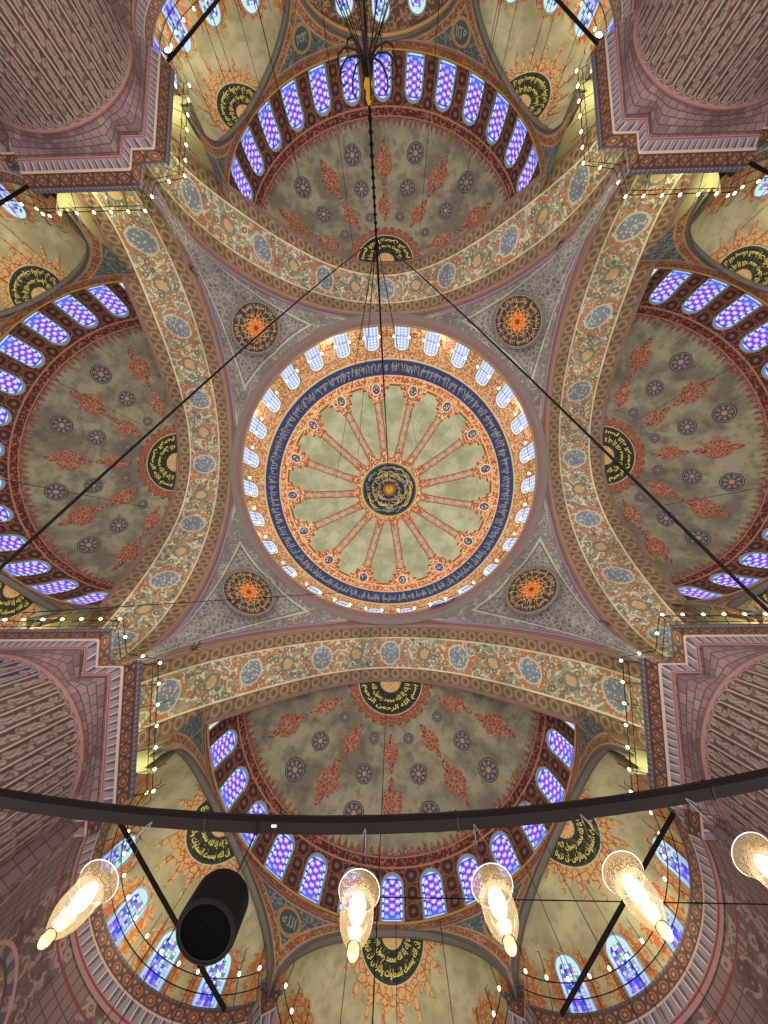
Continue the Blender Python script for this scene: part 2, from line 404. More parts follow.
def m_roundel():
    t = NT('small_roundel'); u, v = t.uv(); q = hyp(u, v); a = t.math('ARCTAN2', u, v)
    pet = (a * 8.0).sin()
    c = t.mix(t.lt(pet, 0.0, 0.3), S(76, 72, 76), S(124, 122, 118))
    c = t.mix(1.0 - t.lt(q, 0.72, 0.03), c, S(62, 56, 60))
    c = t.mix(t.band(q, 0.82, 0.90, 0.02), c, S(136, 124, 112))
    c = t.mix(t.lt(q, 0.38, 0.03), c, S(84, 70, 68)); c = t.mix(t.lt(q, 0.24, 0.04), c, S(176, 128, 104))
    MAT['small_roundel'] = t.sur(c, 0.8)
    t = NT('great_roundel'); u, v = t.uv(); q = hyp(u, v); a = t.math('ARCTAN2', u, v)
    c = t.mix(t.lt((a * 24.0).sin(), 0.0, 0.4) , S(52, 48, 58), S(76, 66, 66))
    c = t.mix(t.lt(q, 0.50, 0.02), c, S(84, 62, 54))
    wave = ((a * 12.0).sin() * 0.06 + 0.40)
    c = t.mix(t.lt((q - wave).ab(), 0.025, 0.02), c, S(214, 160, 96))
    c = t.mix(t.lt(q, 0.34, 0.02), c, S(196, 104, 44))
    w2 = ((a * 8.0).sin() * 0.08 + 0.22)
    c = t.mix(t.lt((q - w2).ab(), 0.022, 0.02), c, S(236, 178, 110)); c = t.mix(t.lt(q, 0.09, 0.02), c, S(130, 56, 34))
    c = t.mix(t.band(q, 0.94, 1.1, 0.01), c, S(92, 90, 96))
    c = t.mix(t.lt((q - 0.93).ab(), 0.012, 0.01), c, S(170, 150, 110))
    MAT['great_roundel'] = t.sur(c, 0.8)
    t = NT('medallion_ground'); u, v = t.uv(); q = hyp(u, v)
    d, r, g = t.vor(t.coord(), 6.0)
    c = t.mix(t.lt(d, 0.3, 0.05), S(38, 42, 36), S(74, 84, 64))
    c = t.mix(1.0 - t.lt(q, 0.93, 0.012), c, S(38, 60, 62)); c = t.mix(1.0 - t.lt(q, 0.975, 0.01), c, S(196, 176, 126))
    c = t.mix(t.lt(q, 0.36, 0.012), c, S(52, 50, 44))
    o2 = t.mix(t.lt(t.vor(t.coord(), 8.0)[0], 0.3, 0.05), S(196, 160, 108), S(176, 92, 58))
    c = t.mix(t.lt(q, 0.32, 0.012), c, o2)
    MAT['medallion_ground'] = t.sur(c, 0.8)
m_roundel()
plain('gold_letters', S(226, 204, 96), 0.5, 0.0, S(226, 204, 96), 0.10)  # gold letters glow slightly by themselves, brightness put into the material
plain('pale_gold_letters', S(168, 162, 136), 0.5)
plain('amber_letters', S(212, 172, 112), 0.5)
plain('silver_letters', S(150, 158, 150), 0.5)
plain('grey_moulding', S(128, 116, 106)); plain('rose_moulding', S(140, 98, 94)); plain('lilac_moulding', S(142, 122, 142))
plain('window_reveal', S(150, 160, 150)); plain('stone_reveal', S(150, 134, 108))
plain('arch_stone', S(104, 98, 92)); plain('gilt_moulding', S(180, 140, 84))
plain('flank_stone', S(150, 140, 104)); plain('dark_slate', S(74, 90, 100)); plain('blank_wall', S(122, 104, 92))
plain('black_iron', S(28, 22, 20), 0.6, 0.0, spec=0.1); plain('hoop_paint', S(22, 15, 14), 0.6, spec=0.06)
plain('wire', S(22, 18, 17), 0.7, spec=0.05); plain('speaker_black', S(17, 13, 14), 0.6, spec=0.05); plain('grille', S(3, 2, 3), 0.9, spec=0.02)
plain('steel', S(150, 150, 150), 0.3, 0.9); plain('gilt', S(220, 170, 40), 0.3, 0.6, S(200, 140, 20), 0.25)  # gilt carries a weak amber emission as a built-in gleam
plain('white_enamel', S(206, 206, 202), 0.4); plain('brass', S(150, 120, 70), 0.4, 0.4); plain('blue_cloth', S(46, 60, 128), 0.9)
def m_emit(name, col, st):
    t = NT(name); c = t.mix(t.noise(t.coord(), 8.0) * 0.15, col, (1, 1, 1)); MAT[name] = t.sur((0.8, 0.8, 0.8), 0.4, emit=c, es=st)
m_emit('warm_bulb', (1.0, 0.76, 0.40), 3.5); m_emit('filament', (1.0, 0.72, 0.34), 9.0); m_emit('flood_face', (0.95, 1.0, 0.85), 14.0)
def m_glass():
    t = NT('lamp_glass'); u, v = t.uv(); P = t.coord()
    tr = t.n('ShaderNodeBsdfTransparent'); tr.inputs[0].default_value = (0.93, 0.88, 0.78, 1)
    gl = t.n('ShaderNodeBsdfGlossy'); gl.inputs['Roughness'].default_value = 0.08; gl.inputs[0].default_value = (1, .95, .85, 1)
    em = t.n('ShaderNodeEmission'); 
    # a warm halo, strongest low on the bulb where the light sits, and a frieze of engraved letters near the rim
    fr = t.band(v, 0.80, 0.93, 0.01) * t.lt(t.noise(P, 160.0, 2.0), 0.50, 0.03)
    em.inputs[0].default_value = (1.0, 0.70, 0.30, 1)
    t.put(em.inputs[1], t.band(v, 0.0, 0.62, 0.2) * 0.30 + t.lt(v, 0.14, 0.03) * 0.9 + 0.05)
    fz = t.n('ShaderNodeBsdfTranslucent'); fz.inputs[0].default_value = (0.9, 0.86, 0.78, 1)
    lw = t.n('ShaderNodeLayerWeight'); lw.inputs[0].default_value = 0.35
    m1 = t.n('ShaderNodeMixShader'); t.link(lw.outputs['Facing'], m1.inputs[0]); t.link(tr.outputs[0], m1.inputs[1]); t.link(gl.outputs[0], m1.inputs[2])
    dk = t.n('ShaderNodeBsdfDiffuse'); dk.inputs[0].default_value = (*S(122, 92, 58), 1)
    m0 = t.n('ShaderNodeMixShader'); t.put(m0.inputs[0], (1.0 - t.lt(v, 0.62, 0.1)) * 0.16 + 0.03); t.link(m1.outputs[0], m0.inputs[1]); t.link(fz.outputs[0], m0.inputs[2])
    m2 = t.n('ShaderNodeMixShader'); t.put(m2.inputs[0], fr * 0.8); t.link(m0.outputs[0], m2.inputs[1]); t.link(dk.outputs[0], m2.inputs[2])
    ad = t.n('ShaderNodeAddShader'); t.link(m2.outputs[0], ad.inputs[0]); t.link(em.outputs[0], ad.inputs[1])
    t.link(ad.outputs[0], t.out.inputs[0]); MAT['lamp_glass'] = t.m
m_glass()

# ------------------------------------------------------------------ mesh helpers
class MB:
    """collects geometry of ONE object; faces carry material slots and two UV layers"""
    def __init__(s): s.v = []; s.f = []; s.mi = []; s.uv = []; s.e = []; s.mats = []; s.sm = []
    def slot(s, m):
        if m not in s.mats: s.mats.append(m)
        return s.mats.index(m)
    def face(s, idx, m, uv=None, e=None, smooth=True):
        s.f.append(tuple(idx)); s.mi.append(s.slot(m)); s.sm.append(smooth)
        s.uv.append(uv or [(0, 0)] * len(idx)); s.e.append(e or [(1, 0)] * len(idx))
    def grid(s, pts, uvs, m, keep=None, closed=False, smooth=True, es=None):
        """pts[i][j]; uvs[i][j]"""
        b = len(s.v); ni, nj = len(pts), len(pts[0])
        for r in pts: s.v.extend([tuple(map(float, p)) for p in r])
        for i in range(ni - 1):
            for j in range(nj - 1):
                if keep and not keep(i, j): continue
                q = ((i, j), (i, j + 1), (i + 1, j + 1), (i + 1, j))
                s.face([b + a * nj + c for a, c in q], m, [uvs[a][c] for a, c in q],
                       [(es[a][c], 0) for a, c in q] if es else None, smooth)
    def fan(s, c, ring, m, uc=(0, 0), ur=None, closed=True):
        b = len(s.v); s.v.append(tuple(c)); s.v.extend([tuple(p) for p in ring]); n = len(ring)
        for i in range(n if closed else n - 1):
            j = (i + 1) % n
            s.face([b, b + 1 + i, b + 1 + j], m, [uc, ur[i], ur[j]] if ur else None)
    def box(s, c, h, m, R=None):
        b = len(s.v)
        for x in (-1, 1):
            for y in (-1, 1):
                for z in (-1, 1):
                    p = np.array([x * h[0], y * h[1], z * h[2]])
                    if R is not None: p = R @ p
                    s.v.append(tuple(np.array(c) + p))
        for q in ((0, 1, 3, 2), (4, 6, 7, 5), (0, 4, 5, 1), (2, 3, 7, 6), (0, 2, 6, 4), (1, 5, 7, 3)): s.face([b + i for i in q], m, smooth=False)
    def tube(s, path, r, m, n=6, close=False, cap=True):
        path = [np.array(p, float) for p in path]; N = len(path); b = len(s.v)
        rr = r if hasattr(r, '__len__') else [r] * N
        for i, p in enumerate(path):
            a = path[(i - 1) % N] if (i > 0 or close) else path[0]; c = path[(i + 1) % N] if (i < N - 1 or close) else path[-1]
            d = c - a; d /= np.linalg.norm(d) + 1e-9
            up = np.array([0, 0, 1.0]) if abs(d[2]) < 0.9 else np.array([1.0, 0, 0])
            x = np.cross(d, up); x /= np.linalg.norm(x); y = np.cross(d, x)
            for k in range(n):
                t = 2 * pi * k / n; s.v.append(tuple(p + rr[i] * (x * cos(t) + y * sin(t))))
        for i in range(N if close else N - 1):
            for k in range(n):
                a = b + i * n; c = b + ((i + 1) % N) * n
                s.face([a + k, a + (k + 1) % n, c + (k + 1) % n, c + k], m)
        if cap and not close:
            s.face([b + k for k in range(n)], m); s.face([b + (N - 1) * n + k for k in range(n)][::-1], m)
    def lathe(s, prof, c, m, n=24, axis=None):
        """prof [(r,z)] about a vertical axis through c; uv: (angle, 0..1 along)"""
        L = len(prof)
        pts = [[(c[0] + r * cos(2 * pi * k / n), c[1] + r * sin(2 * pi * k / n), c[2] + z) for k in range(n + 1)] for r, z in prof]
        z0, z1 = min(p[1] for p in prof), max(p[1] for p in prof)
        uv = [[(k / n, (z - z0) / (z1 - z0 + 1e-9)) for k in range(n + 1)] for r, z in prof]
        s.grid(pts, uv, m)
    def build(s, name, parent=None, base=None):
        me = bpy.data.meshes.new(name)
        o = bpy.data.objects.new(name, me); COL.objects.link(o)
        if base is None: base = ORG.get(parent.name, (0, 0, 0)) if parent else None
        if base is None:
            a = np.array(s.v); base = ((a[:, 0].min() + a[:, 0].max()) / 2, (a[:, 1].min() + a[:, 1].max()) / 2, a[:, 2].min())
        base = tuple(float(x) for x in base)
        me.from_pydata([(x - base[0], y - base[1], z - base[2]) for x, y, z in s.v], [], s.f)
        for m in s.mats: me.materials.append(MAT[m])
        me.polygons.foreach_set('material_index', s.mi); me.polygons.foreach_set('use_smooth', s.sm)
        l = me.uv_layers.new(name='UVMap'); l.data.foreach_set('uv', np.array([c for f in s.uv for c in f], dtype=np.float32).ravel())
        l = me.uv_layers.new(name='Edge'); l.data.foreach_set('uv', np.array([c for f in s.e for c in f], dtype=np.float32).ravel())
        me.validate(clean_customdata=False); me.update()
        if parent: o.parent = parent
        else: o.location = base; ORG[o.name] = base
        return o
ORG = {}
def thing(name, label, cat, base, group=None):
    o = bpy.data.objects.new(name, None); COL.objects.link(o); o.empty_display_size = 0.3
    o.location = base; ORG[o.name] = tuple(base); return tag(o, label, cat, group)
def tag(o, label=None, cat=None, group=None, kind=None):
    if label: o['label'] = label
    if cat: o['category'] = cat
    if group: o['group'] = group
    if kind: o['kind'] = kind
    return o
KIDS = {}
def kids(o): return [c for c in COL.objects if c.parent == o]
def copy_tree(o, parent=None):
    c = o.copy(); COL.objects.link(c); c.parent = parent
    for ch in kids(o): copy_tree(ch, c)
    return c
def spin(o, k):       # turn a finished thing by k quarter turns about the dome axis
    x, y, z = o.location; a = k * pi / 2
    o.location = (x * cos(a) - y * sin(a), x * sin(a) + y * cos(a), z); o.rotation_euler[2] += a
    return o
def mirror_pts(f): return lambda *a: (lambda p: (-p[0], p[1], p[2]))(f(*a))

class Prof:
    """surface of revolution profile given from the base up: s = metres along it"""
    def __init__(s, pts, n=400):
        p = np.array(pts, float); t = np.arange(len(p)); tt = np.linspace(0, len(p) - 1, n)
        q = np.stack([np.interp(tt, t, p[:, 0]), np.interp(tt, t, p[:, 1])], 1)
        for _ in range(6): q[1:-1] = (q[:-2] + 2 * q[1:-1] + q[2:]) / 4
        s.q = q; s.s = np.concatenate([[0], np.cumsum(np.hypot(*np.diff(q, axis=0).T))]); s.L = float(s.s[-1])
    def at(s, t, off=0.0):
        t = min(max(t, 0.0), s.L - 1e-4)
        r = float(np.interp(t, s.s, s.q[:, 0])); z = float(np.interp(t, s.s, s.q[:, 1]))
        if off:
            e = 0.05; r1 = float(np.interp(t + e, s.s, s.q[:, 0])); z1 = float(np.interp(t + e, s.s, s.q[:, 1]))
            r0 = float(np.interp(t - e, s.s, s.q[:, 0])); z0 = float(np.interp(t - e, s.s, s.q[:, 1]))
            d = (r1 - r0, z1 - z0); l = math.hypot(*d) + 1e-9
            r, z = r - off * d[1] / l, z + off * d[0] / l       # inward normal
        return r, z
    def s_of_r(s, r): return float(np.interp(-r, -s.q[:, 0], s.s))
def superprof(a, z0, H, n, pre=()):
    return Prof(list(pre) + [(a * (1 - sin(t) ** 1.0 if False else 1) * max(0.0, 1 - (sin(t)) ** n) ** (1 / n) if False else a * cos(t) ** (2 / n), z0 + H * sin(t) ** (2 / n)) for t in np.linspace(0.0, pi / 2, 90)])

def revolve(pf, cx, cy, sgn=1):
    """surface map (s, theta, off) -> point; theta = 0 points to +Y (sgn 1) or -Y (sgn -1)"""
    def f(s, th, off=0.0):
        r, z = pf.at(s, off); return (cx + r * sin(th), cy + sgn * r * cos(th), z)
    return f
def patch(mb, F, pf, s0, th0, outline, m, off=0.04, rings=3, uvs=1.0, polar=None):
    """disc-like painted patch on a revolved surface; outline = list of (a, b): a metres up the profile, b metres round"""
    R = []
    n = len(outline)
    def P(a, b):
        s = s0 + a; r = max(pf.at(s)[0], 0.3)
        return F(s, th0 + b / r, off)
    U = lambda a, b: (a / uvs, b / uvs)
    ks = [i / rings for i in range(1, rings + 1)]
    mb.fan(P(0, 0), [P(a * ks[0], b * ks[0]) for a, b in outline], m, (0, 0), [U(a * ks[0], b * ks[0]) for a, b in outline])
    ol = outline + [outline[0]]
    if rings > 1: mb.grid([[P(a * k, b * k) for a, b in ol] for k in ks], [[U(a * k, b * k) for a, b in ol] for k in ks], m)
def circ(r, n=28, rb=None): return [(r * cos(2 * pi * i / n), (rb or r) * sin(2 * pi * i / n)) for i in range(n)]
def shemse(h, w):
    """almond ornament with pendants at both ends, half height h, half width w"""
    o = []
    N = 40
    for i in range(N):
        a = 2 * pi * i / N; c, s = cos(a), sin(a)
        body = 0.60 + 0.05 * cos(8 * a)
        o.append((h * c * body, w * s * (0.95 + 0.07 * cos(10 * a))))
    # pendants
    top = [(0.60, -.16), (0.68, -.14), (0.72, -.30), (0.80, -.34), (0.88, -.2), (1.0, 0), (0.88, .2), (0.80, .34), (0.72, .30), (0.68, .14), (0.60, .16)]
    q = [p for p in o if abs(p[1]) > w * 0.22 or abs(p[0]) < h * 0.4]
    q = sorted(q, key=lambda p: atan2(p[1], p[0]))
    res = [(h * a, w * b) for a, b in top] + [p for p in q if p[1] > 0] + [(-h * a, w * -b) for a, b in top] + [p for p in q if p[1] <= 0]
    res = sorted(res, key=lambda p: atan2(p[1] * 1.0, p[0])) if False else [(h * a, w * b) for a, b in top] + sorted([p for p in q if p[1] > 0], key=lambda p: atan2(p[1], p[0])) + [(-h * a, -w * b) for a, b in top] + sorted([p for p in q if p[1] <= 0], key=lambda p: atan2(p[1], p[0]))
    return res

# ------------------------------------------------------------------ Arabic lettering
FORMS = {  # char: (isolated, final, initial, medial)
 'ا': (0xFE8D, 0xFE8E), 'أ': (0xFE83, 0xFE84), 'إ': (0xFE87, 0xFE88), 'آ': (0xFE81, 0xFE82), 'د': (0xFEA9, 0xFEAA), 'ذ': (0xFEAB, 0xFEAC),
 'ر': (0xFEAD, 0xFEAE), 'ز': (0xFEAF, 0xFEB0), 'و': (0xFEED, 0xFEEE), 'ة': (0xFE93, 0xFE94), 'ى': (0xFEEF, 0xFEF0), 'ؤ': (0xFE85, 0xFE86),
 'ب': (0xFE8F,), 'ت': (0xFE95,), 'ث': (0xFE99,), 'ج': (0xFE9D,), 'ح': (0xFEA1,), 'خ': (0xFEA5,), 'س': (0xFEB1,), 'ش': (0xFEB5,), 'ص': (0xFEB9,),
 'ض': (0xFEBD,), 'ط': (0xFEC1,), 'ظ': (0xFEC5,), 'ع': (0xFEC9,), 'غ': (0xFECD,), 'ف': (0xFED1,), 'ق': (0xFED5,), 'ك': (0xFED9,), 'ل': (0xFEDD,),
 'م': (0xFEE1,), 'ن': (0xFEE5,), 'ه': (0xFEE9,), 'ي': (0xFEF1,), 'ئ': (0xFE89,)}
def shape_ar(s):
    out = []; joins = lambda c: c in FORMS and len(FORMS[c]) == 1
    for i, c in enumerate(s):
        if c not in FORMS: out.append(c); continue
        prev = i > 0 and joins(s[i - 1]); nxt = i + 1 < len(s) and s[i + 1] in FORMS
        if len(FORMS[c]) == 2: out.append(chr(FORMS[c][1 if prev else 0]))
        else:
            b = FORMS[c][0]
            out.append(chr(b + (3 if prev and nxt else 1 if prev else 2 if nxt else 0)))
    return ''.join(reversed(out))
TXT = {}
def text_mesh(s):
    if s in TXT: return TXT[s]
    c = bpy.data.curves.new('lettering', 'FONT'); c.body = shape_ar(s); c.resolution_u = 2; c.offset = 0.012
    o = bpy.data.objects.new('lettering', c); COL.objects.link(o)
    dg = bpy.context.evaluated_depsgraph_get(); dg.update()
    me = bpy.data.meshes.new_from_object(o.evaluated_get(dg))
    v = np.array([tuple(p.co) for p in me.vertices]) if len(me.vertices) else np.zeros((1, 3)); f = [tuple(p.vertices) for p in me.polygons]
    bpy.data.objects.remove(o); bpy.data.curves.remove(c); bpy.data.meshes.remove(me)
    v[:, 0] -= v[:, 0].min(); v[:, 1] -= v[:, 1].min(); w, h = v[:, 0].max() or 1, v[:, 1].max() or 1
    TXT[s] = (v[:, :2] / h, f, w / h); return TXT[s]
def letters(mb, s, fn, m, w, h):
    """lay a text w long and h tall; fn(x, y) -> point"""
    v, f, asp = text_mesh(s); b = len(mb.v)
    for x, y in v: mb.v.append(fn(x / asp * w, y * h))
    for q in f: mb.face([b + i for i in q], m)
V1 = 'إن الله يمسك السماوات والأرض أن تزولا'
V2 = 'ولئن زالتا إن أمسكهما من أحد من بعده إنه كان حليما غفورا'
V3 = 'لا إله إلا الله محمد رسول الله'
V4 = 'بسم الله الرحمن الرحيم'

# ------------------------------------------------------------------ the great dome
dome = thing('central_dome', 'great central dome painted with sixteen orange spokes, a blue inscription ring and pale green panels', 'dome', (0, 0, 29.8))
pf = Prof([(12.3, 29.9), (12.3, 31), (12.25, 32.3), (12.12, 33.6), (11.85, 34.8), (11.4, 35.85), (10.75, 36.8), (9.9, 37.65), (8.6, 38.75), (7.0, 39.95), (5.0, 41.2), (3.0, 42.12), (1.5, 42.5), (0.02, 42.6)])
DF = revolve(pf, 0, 0, -1)
mb = MB(); NS, NTH = 70, 192
ss = [pf.L * i / NS for i in range(NS + 1)]
PH = radians(-7)
mb.grid([[DF(s, 2 * pi * j / NTH) for j in range(NTH + 1)] for s in ss],
        [[((2 * pi * j / NTH - PH) / (2 * pi) * 16 + 0.5, pf.at(s)[0]) for j in range(NTH + 1)] for s in ss], 'main_dome_paint')
mb.build('dome_shell', dome)
def window_on(F, pfx, s0, s1, th, w, pane_mat, frame_mat, parent, off=0.05, round_top=True, name='window'):
    """arched stained window lying on a revolved surface: frame part with the pane as sub-part"""
    def build(hw, a0, a1, o, mat, ring=False, hw2=0, b0=0, b1=0):
        N = 10; rows = []; uv = []; es = []
        H = a1 - a0; hs = H - hw * 1.15
        ys = [0] + [hs * i / 8 for i in range(1, 9)] + [hs + (H - hs) * sin(pi / 2 * i / 7) for i in range(1, 8)]
        for y in ys:
            t = max(0.0, (y - hs) / (H - hs)); x = hw * sqrt(max(0.0, 1 - t * t)) + 1e-3
            row = []; u = []; e = []
            for k in range(-N, N + 1):
                b = x * k / N; r = pfx.at(s0 + a0 + y)[0]
                row.append(F(s0 + a0 + y, th + b / r, o)); u.append((b, y))
                e.append(max(0.0, min(x - abs(b), y, (H - y) if t > 0 else 9, (math.hypot(b, max(0, y - hs)) * -1 + hw) if t > 0 else 9)))
            rows.append(row); uv.append(u); es.append(e)
        return rows, uv, es
    fr = MB(); H = s1 - s0
    # raised frame band
    a = build(w / 2 + 0.07, -0.07, H + 0.08, off, frame_mat); bq = build(w / 2, 0, H, off, frame_mat)
    A = [r[0] for r in a[0]] + [r[-1] for r in a[0]][::-1]; B = [r[0] for r in bq[0]] + [r[-1] for r in bq[0]][::-1]
    A.append(A[0]); B.append(B[0])
    fr.grid([A, B], [[(0, 0)] * len(A)] * 2, frame_mat)
    bq2 = build(w / 2, 0, H, 0.012, frame_mat); B2 = [r[0] for r in bq2[0]] + [r[-1] for r in bq2[0]][::-1]; B2.append(B2[0])
    fr.grid([B, B2], [[(0, 0)] * len(A)] * 2, frame_mat)
    fo = fr.build(name, parent)
    p = MB(); rows, uv, es = build(w / 2, 0, H, 0.02, pane_mat); p.grid(rows, uv, pane_mat, es=es)
    po = p.build('pane', fo, base=ORG[parent.name]); 
    return fo
for k in range(28):
    window_on(DF, pf, 1.0, 4.45, 2 * pi * (k + 0.5) / 28, 1.30, 'lattice_glass', 'stone_reveal', dome)
# inscription round the blue ring
s_in = pf.s_of_r(10.80); s_out = pf.s_of_r(11.50)
mb = MB(); segs = [V1, V2, V1, V2, V1, V2]; tot = sum(text_mesh(t)[2] for t in segs); th = 0.0
for t in segs:
    dw = 2 * pi * text_mesh(t)[2] / tot
    # letters stand with their heads towards the crown, reading round the ring
    letters(mb, t, lambda x, y, th=th: DF(s_out + (s_in - s_out) * (y * 0.80 + 0.10), th - x, 0.03) , 'pale_gold_letters', dw * 0.97, 1.0)
    th -= dw
for i in range(160):      # the tall interlaced strokes above the words
    a = 2 * pi * (i + random.random() * 0.5) / 160; tl = random.uniform(-0.03, 0.03)
    l0, l1 = random.uniform(0.0, 0.3), random.uniform(0.75, 0.97)
    q = [DF(s_out + (s_in - s_out) * y, a + tl * y + dx, 0.035) for y, dx in ((l0, -0.0022), (l0, 0.0022), (l1, 0.003), (l1, -0.003))]
    b = len(mb.v); mb.v += q; mb.face([b, b + 1, b + 2, b + 3], 'pale_gold_letters')
mb.build('inscription_ring', dome)
# calligraphy of the centre: strokes and letters in two rings
mb = MB(); sc = pf.s_of_r(2.8)
for (t, r0, r1, m, n) in ((V2, 2.72, 2.0, 'silver_letters', 1), (V1, 2.05, 1.35, 'gold_letters', 1), (V4, 1.45, 0.8, 'amber_letters', 2)):
    a0, a1 = pf.s_of_r(r0), pf.s_of_r(r1)
    for k in range(n):
        letters(mb, t, lambda x, y, k=k, n=n: DF(a0 + (a1 - a0) * y, -x + 2 * pi * k / n, 0.04), m, 2 * pi / n * 0.97, 1.0)
random.seed(3)
for i in range(70):
    th0 = random.uniform(0, 2 * pi); r0 = random.uniform(0.9, 2.55); cv = random.uniform(0.4, 0.8); rr = []; 
    for k in range(8):
        a = th0 + k / 7 * random.uniform(0.3, 0.5) * 1.3; r = r0 + cv * 0.35 * sin(k / 7 * pi); rr.append(DF(pf.s_of_r(min(r, 2.75)), a, 0.05))
    mb.tube(rr, [0.02, .04, .055, .06, .055, .045, .035, .015], random.choice(['gold_letters', 'silver_letters', 'silver_letters', 'amber_letters']), 4)
mb.build('centre_calligraphy', dome)
mb = MB(); mb.lathe([(0.75, 42.50), (0.72, 42.36), (0.55, 42.30), (0.5, 42.38)], (0, 0, 0), 'rose_moulding', 32)
mb.lathe([(0.50, 42.40), (0.42, 42.25), (0.2, 42.12), (0.01, 42.08)], (0, 0, 0), 'gilt', 32)
mb.build('gilt_boss', dome)
# ring cornice under the dome
mb = MB()
prof = [(12.32, 30.05), (11.62, 30.02), (11.58, 29.85), (11.66, 29.72), (11.74, 29.70), (11.80, 29.56), (11.98, 29.52), (12.04, 29.40), (12.35, 29.36)]
mats = ['grey_moulding', 'grey_moulding', 'stone_reveal', 'rose_moulding', 'grey_moulding', 'rose_moulding', 'lilac_moulding', 'grey_moulding']
for i in range(len(prof) - 1):
    mb.grid([[(prof[i + d][0] * cos(2 * pi * k / 160), prof[i + d][0] * sin(2 * pi * k / 160), prof[i + d][1]) for k in range(161)] for d in (0, 1)], [[(0, 0)] * 161] * 2, mats[i])
mb.build('ring_cornice', dome)
def bulb(parent, p, r=0.075):
    m = MB(); m.lathe([(0.003, -1.5 * r), (r * 0.6, -1.2 * r), (r, -0.3 * r), (r * 0.75, 0.7 * r), (r * 0.3, 1.3 * r)], (0, 0, 0), 'warm_bulb', 8)
    m.lathe([(r * 0.32, 1.2 * r), (r * 0.32, 2.0 * r), (0.002, 2.1 * r)], (0, 0, 0), 'black_iron', 8)
    o = m.build('bulb', parent, base=(0, 0, 0)); b = ORG[parent.name]; o.location = (p[0] - b[0], p[1] - b[1], p[2] - b[2]); return o
def more_bulb(first, parent, p):
    o = first.copy(); COL.objects.link(o); o.parent = parent; b = ORG[parent.name]; o.location = (p[0] - b[0], p[1] - b[1], p[2] - b[2]); return o
gal = thing('lamp_ring', 'circular rail of small warm bulbs around the base of the central dome', 'lamp ring', (0, 0, 30.2))
mb = MB(); mb.tube([(11.66 * cos(2 * pi * k / 96), 11.66 * sin(2 * pi * k / 96), 31.4) for k in range(96)], 0.02, 'black_iron', 5, close=True)
for k in range(28): a = 2 * pi * k / 28; mb.tube([(11.66 * cos(a), 11.66 * sin(a), 31.4), (11.75 * cos(a), 11.95 * sin(a), 30.03)], 0.018, 'black_iron', 4)
mb.build('rail', gal)
FB = None
for k in range(56):
    a = 2 * pi * (k + 0.5) / 56; p = (11.62 * sin(a), 11.62 * cos(a), 31.5)
    if FB is None: FB = bulb(gal, p, 0.12)
    else: more_bulb(FB, gal, p)
BULB = None
o = MB(); 
def plaque(th, w, h):
    m = MB(); m.grid([[(11.52 * sin(a), 11.52 * cos(a), z) for a in np.linspace(th - w / 23, th + w / 23, 6)] for z in (29.35, 29.35 + h)], [[(0, 0)] * 6] * 2, 'blue_cloth')
    m.grid([[(11.56 * sin(a), 11.56 * cos(a), z) for a in np.linspace(th - w / 23, th + w / 23, 6)] for z in (29.35, 29.35 + h)], [[(0, 0)] * 6] * 2, 'blue_cloth')
    return m
tag(plaque(0.36, 2.0, 0.75).build('cloth_banner'), 'small blue cloth hanging over the lower right rim of the central dome', 'cloth')

# ------------------------------------------------------------------ pendentives, arches
FA, FB2 = 12.53, 16.10            # planes of the front and back edges of the great arches
def front(a):                      # a in [0, pi]
    return (12.53 * cos(a), FA, 17.0 + 12.72 * sin(a))
BX = [0, 1.0, 2.0, 3.0, 4.0, 5.0, 5.8, 7.0, 7.9, 9.0, 10.0, 11.0, 11.5, 11.85, 12.0]; BZ = [28.70, 28.6, 28.35, 27.95, 27.40, 26.7, 26.0, 24.85, 23.9, 22.6, 21.4, 20.1, 19.3, 18.2, 17.0]
BA = [math.acos(x / 12.0) for x in BX]
def back(a):
    c = cos(a); x = 12.0 * c; return (x, FB2, float(np.interp(abs(x), BX, BZ)))
def zfront(x): return 17.0 + 12.72 * sqrt(max(0.0, 1 - (x / 12.53) ** 2))
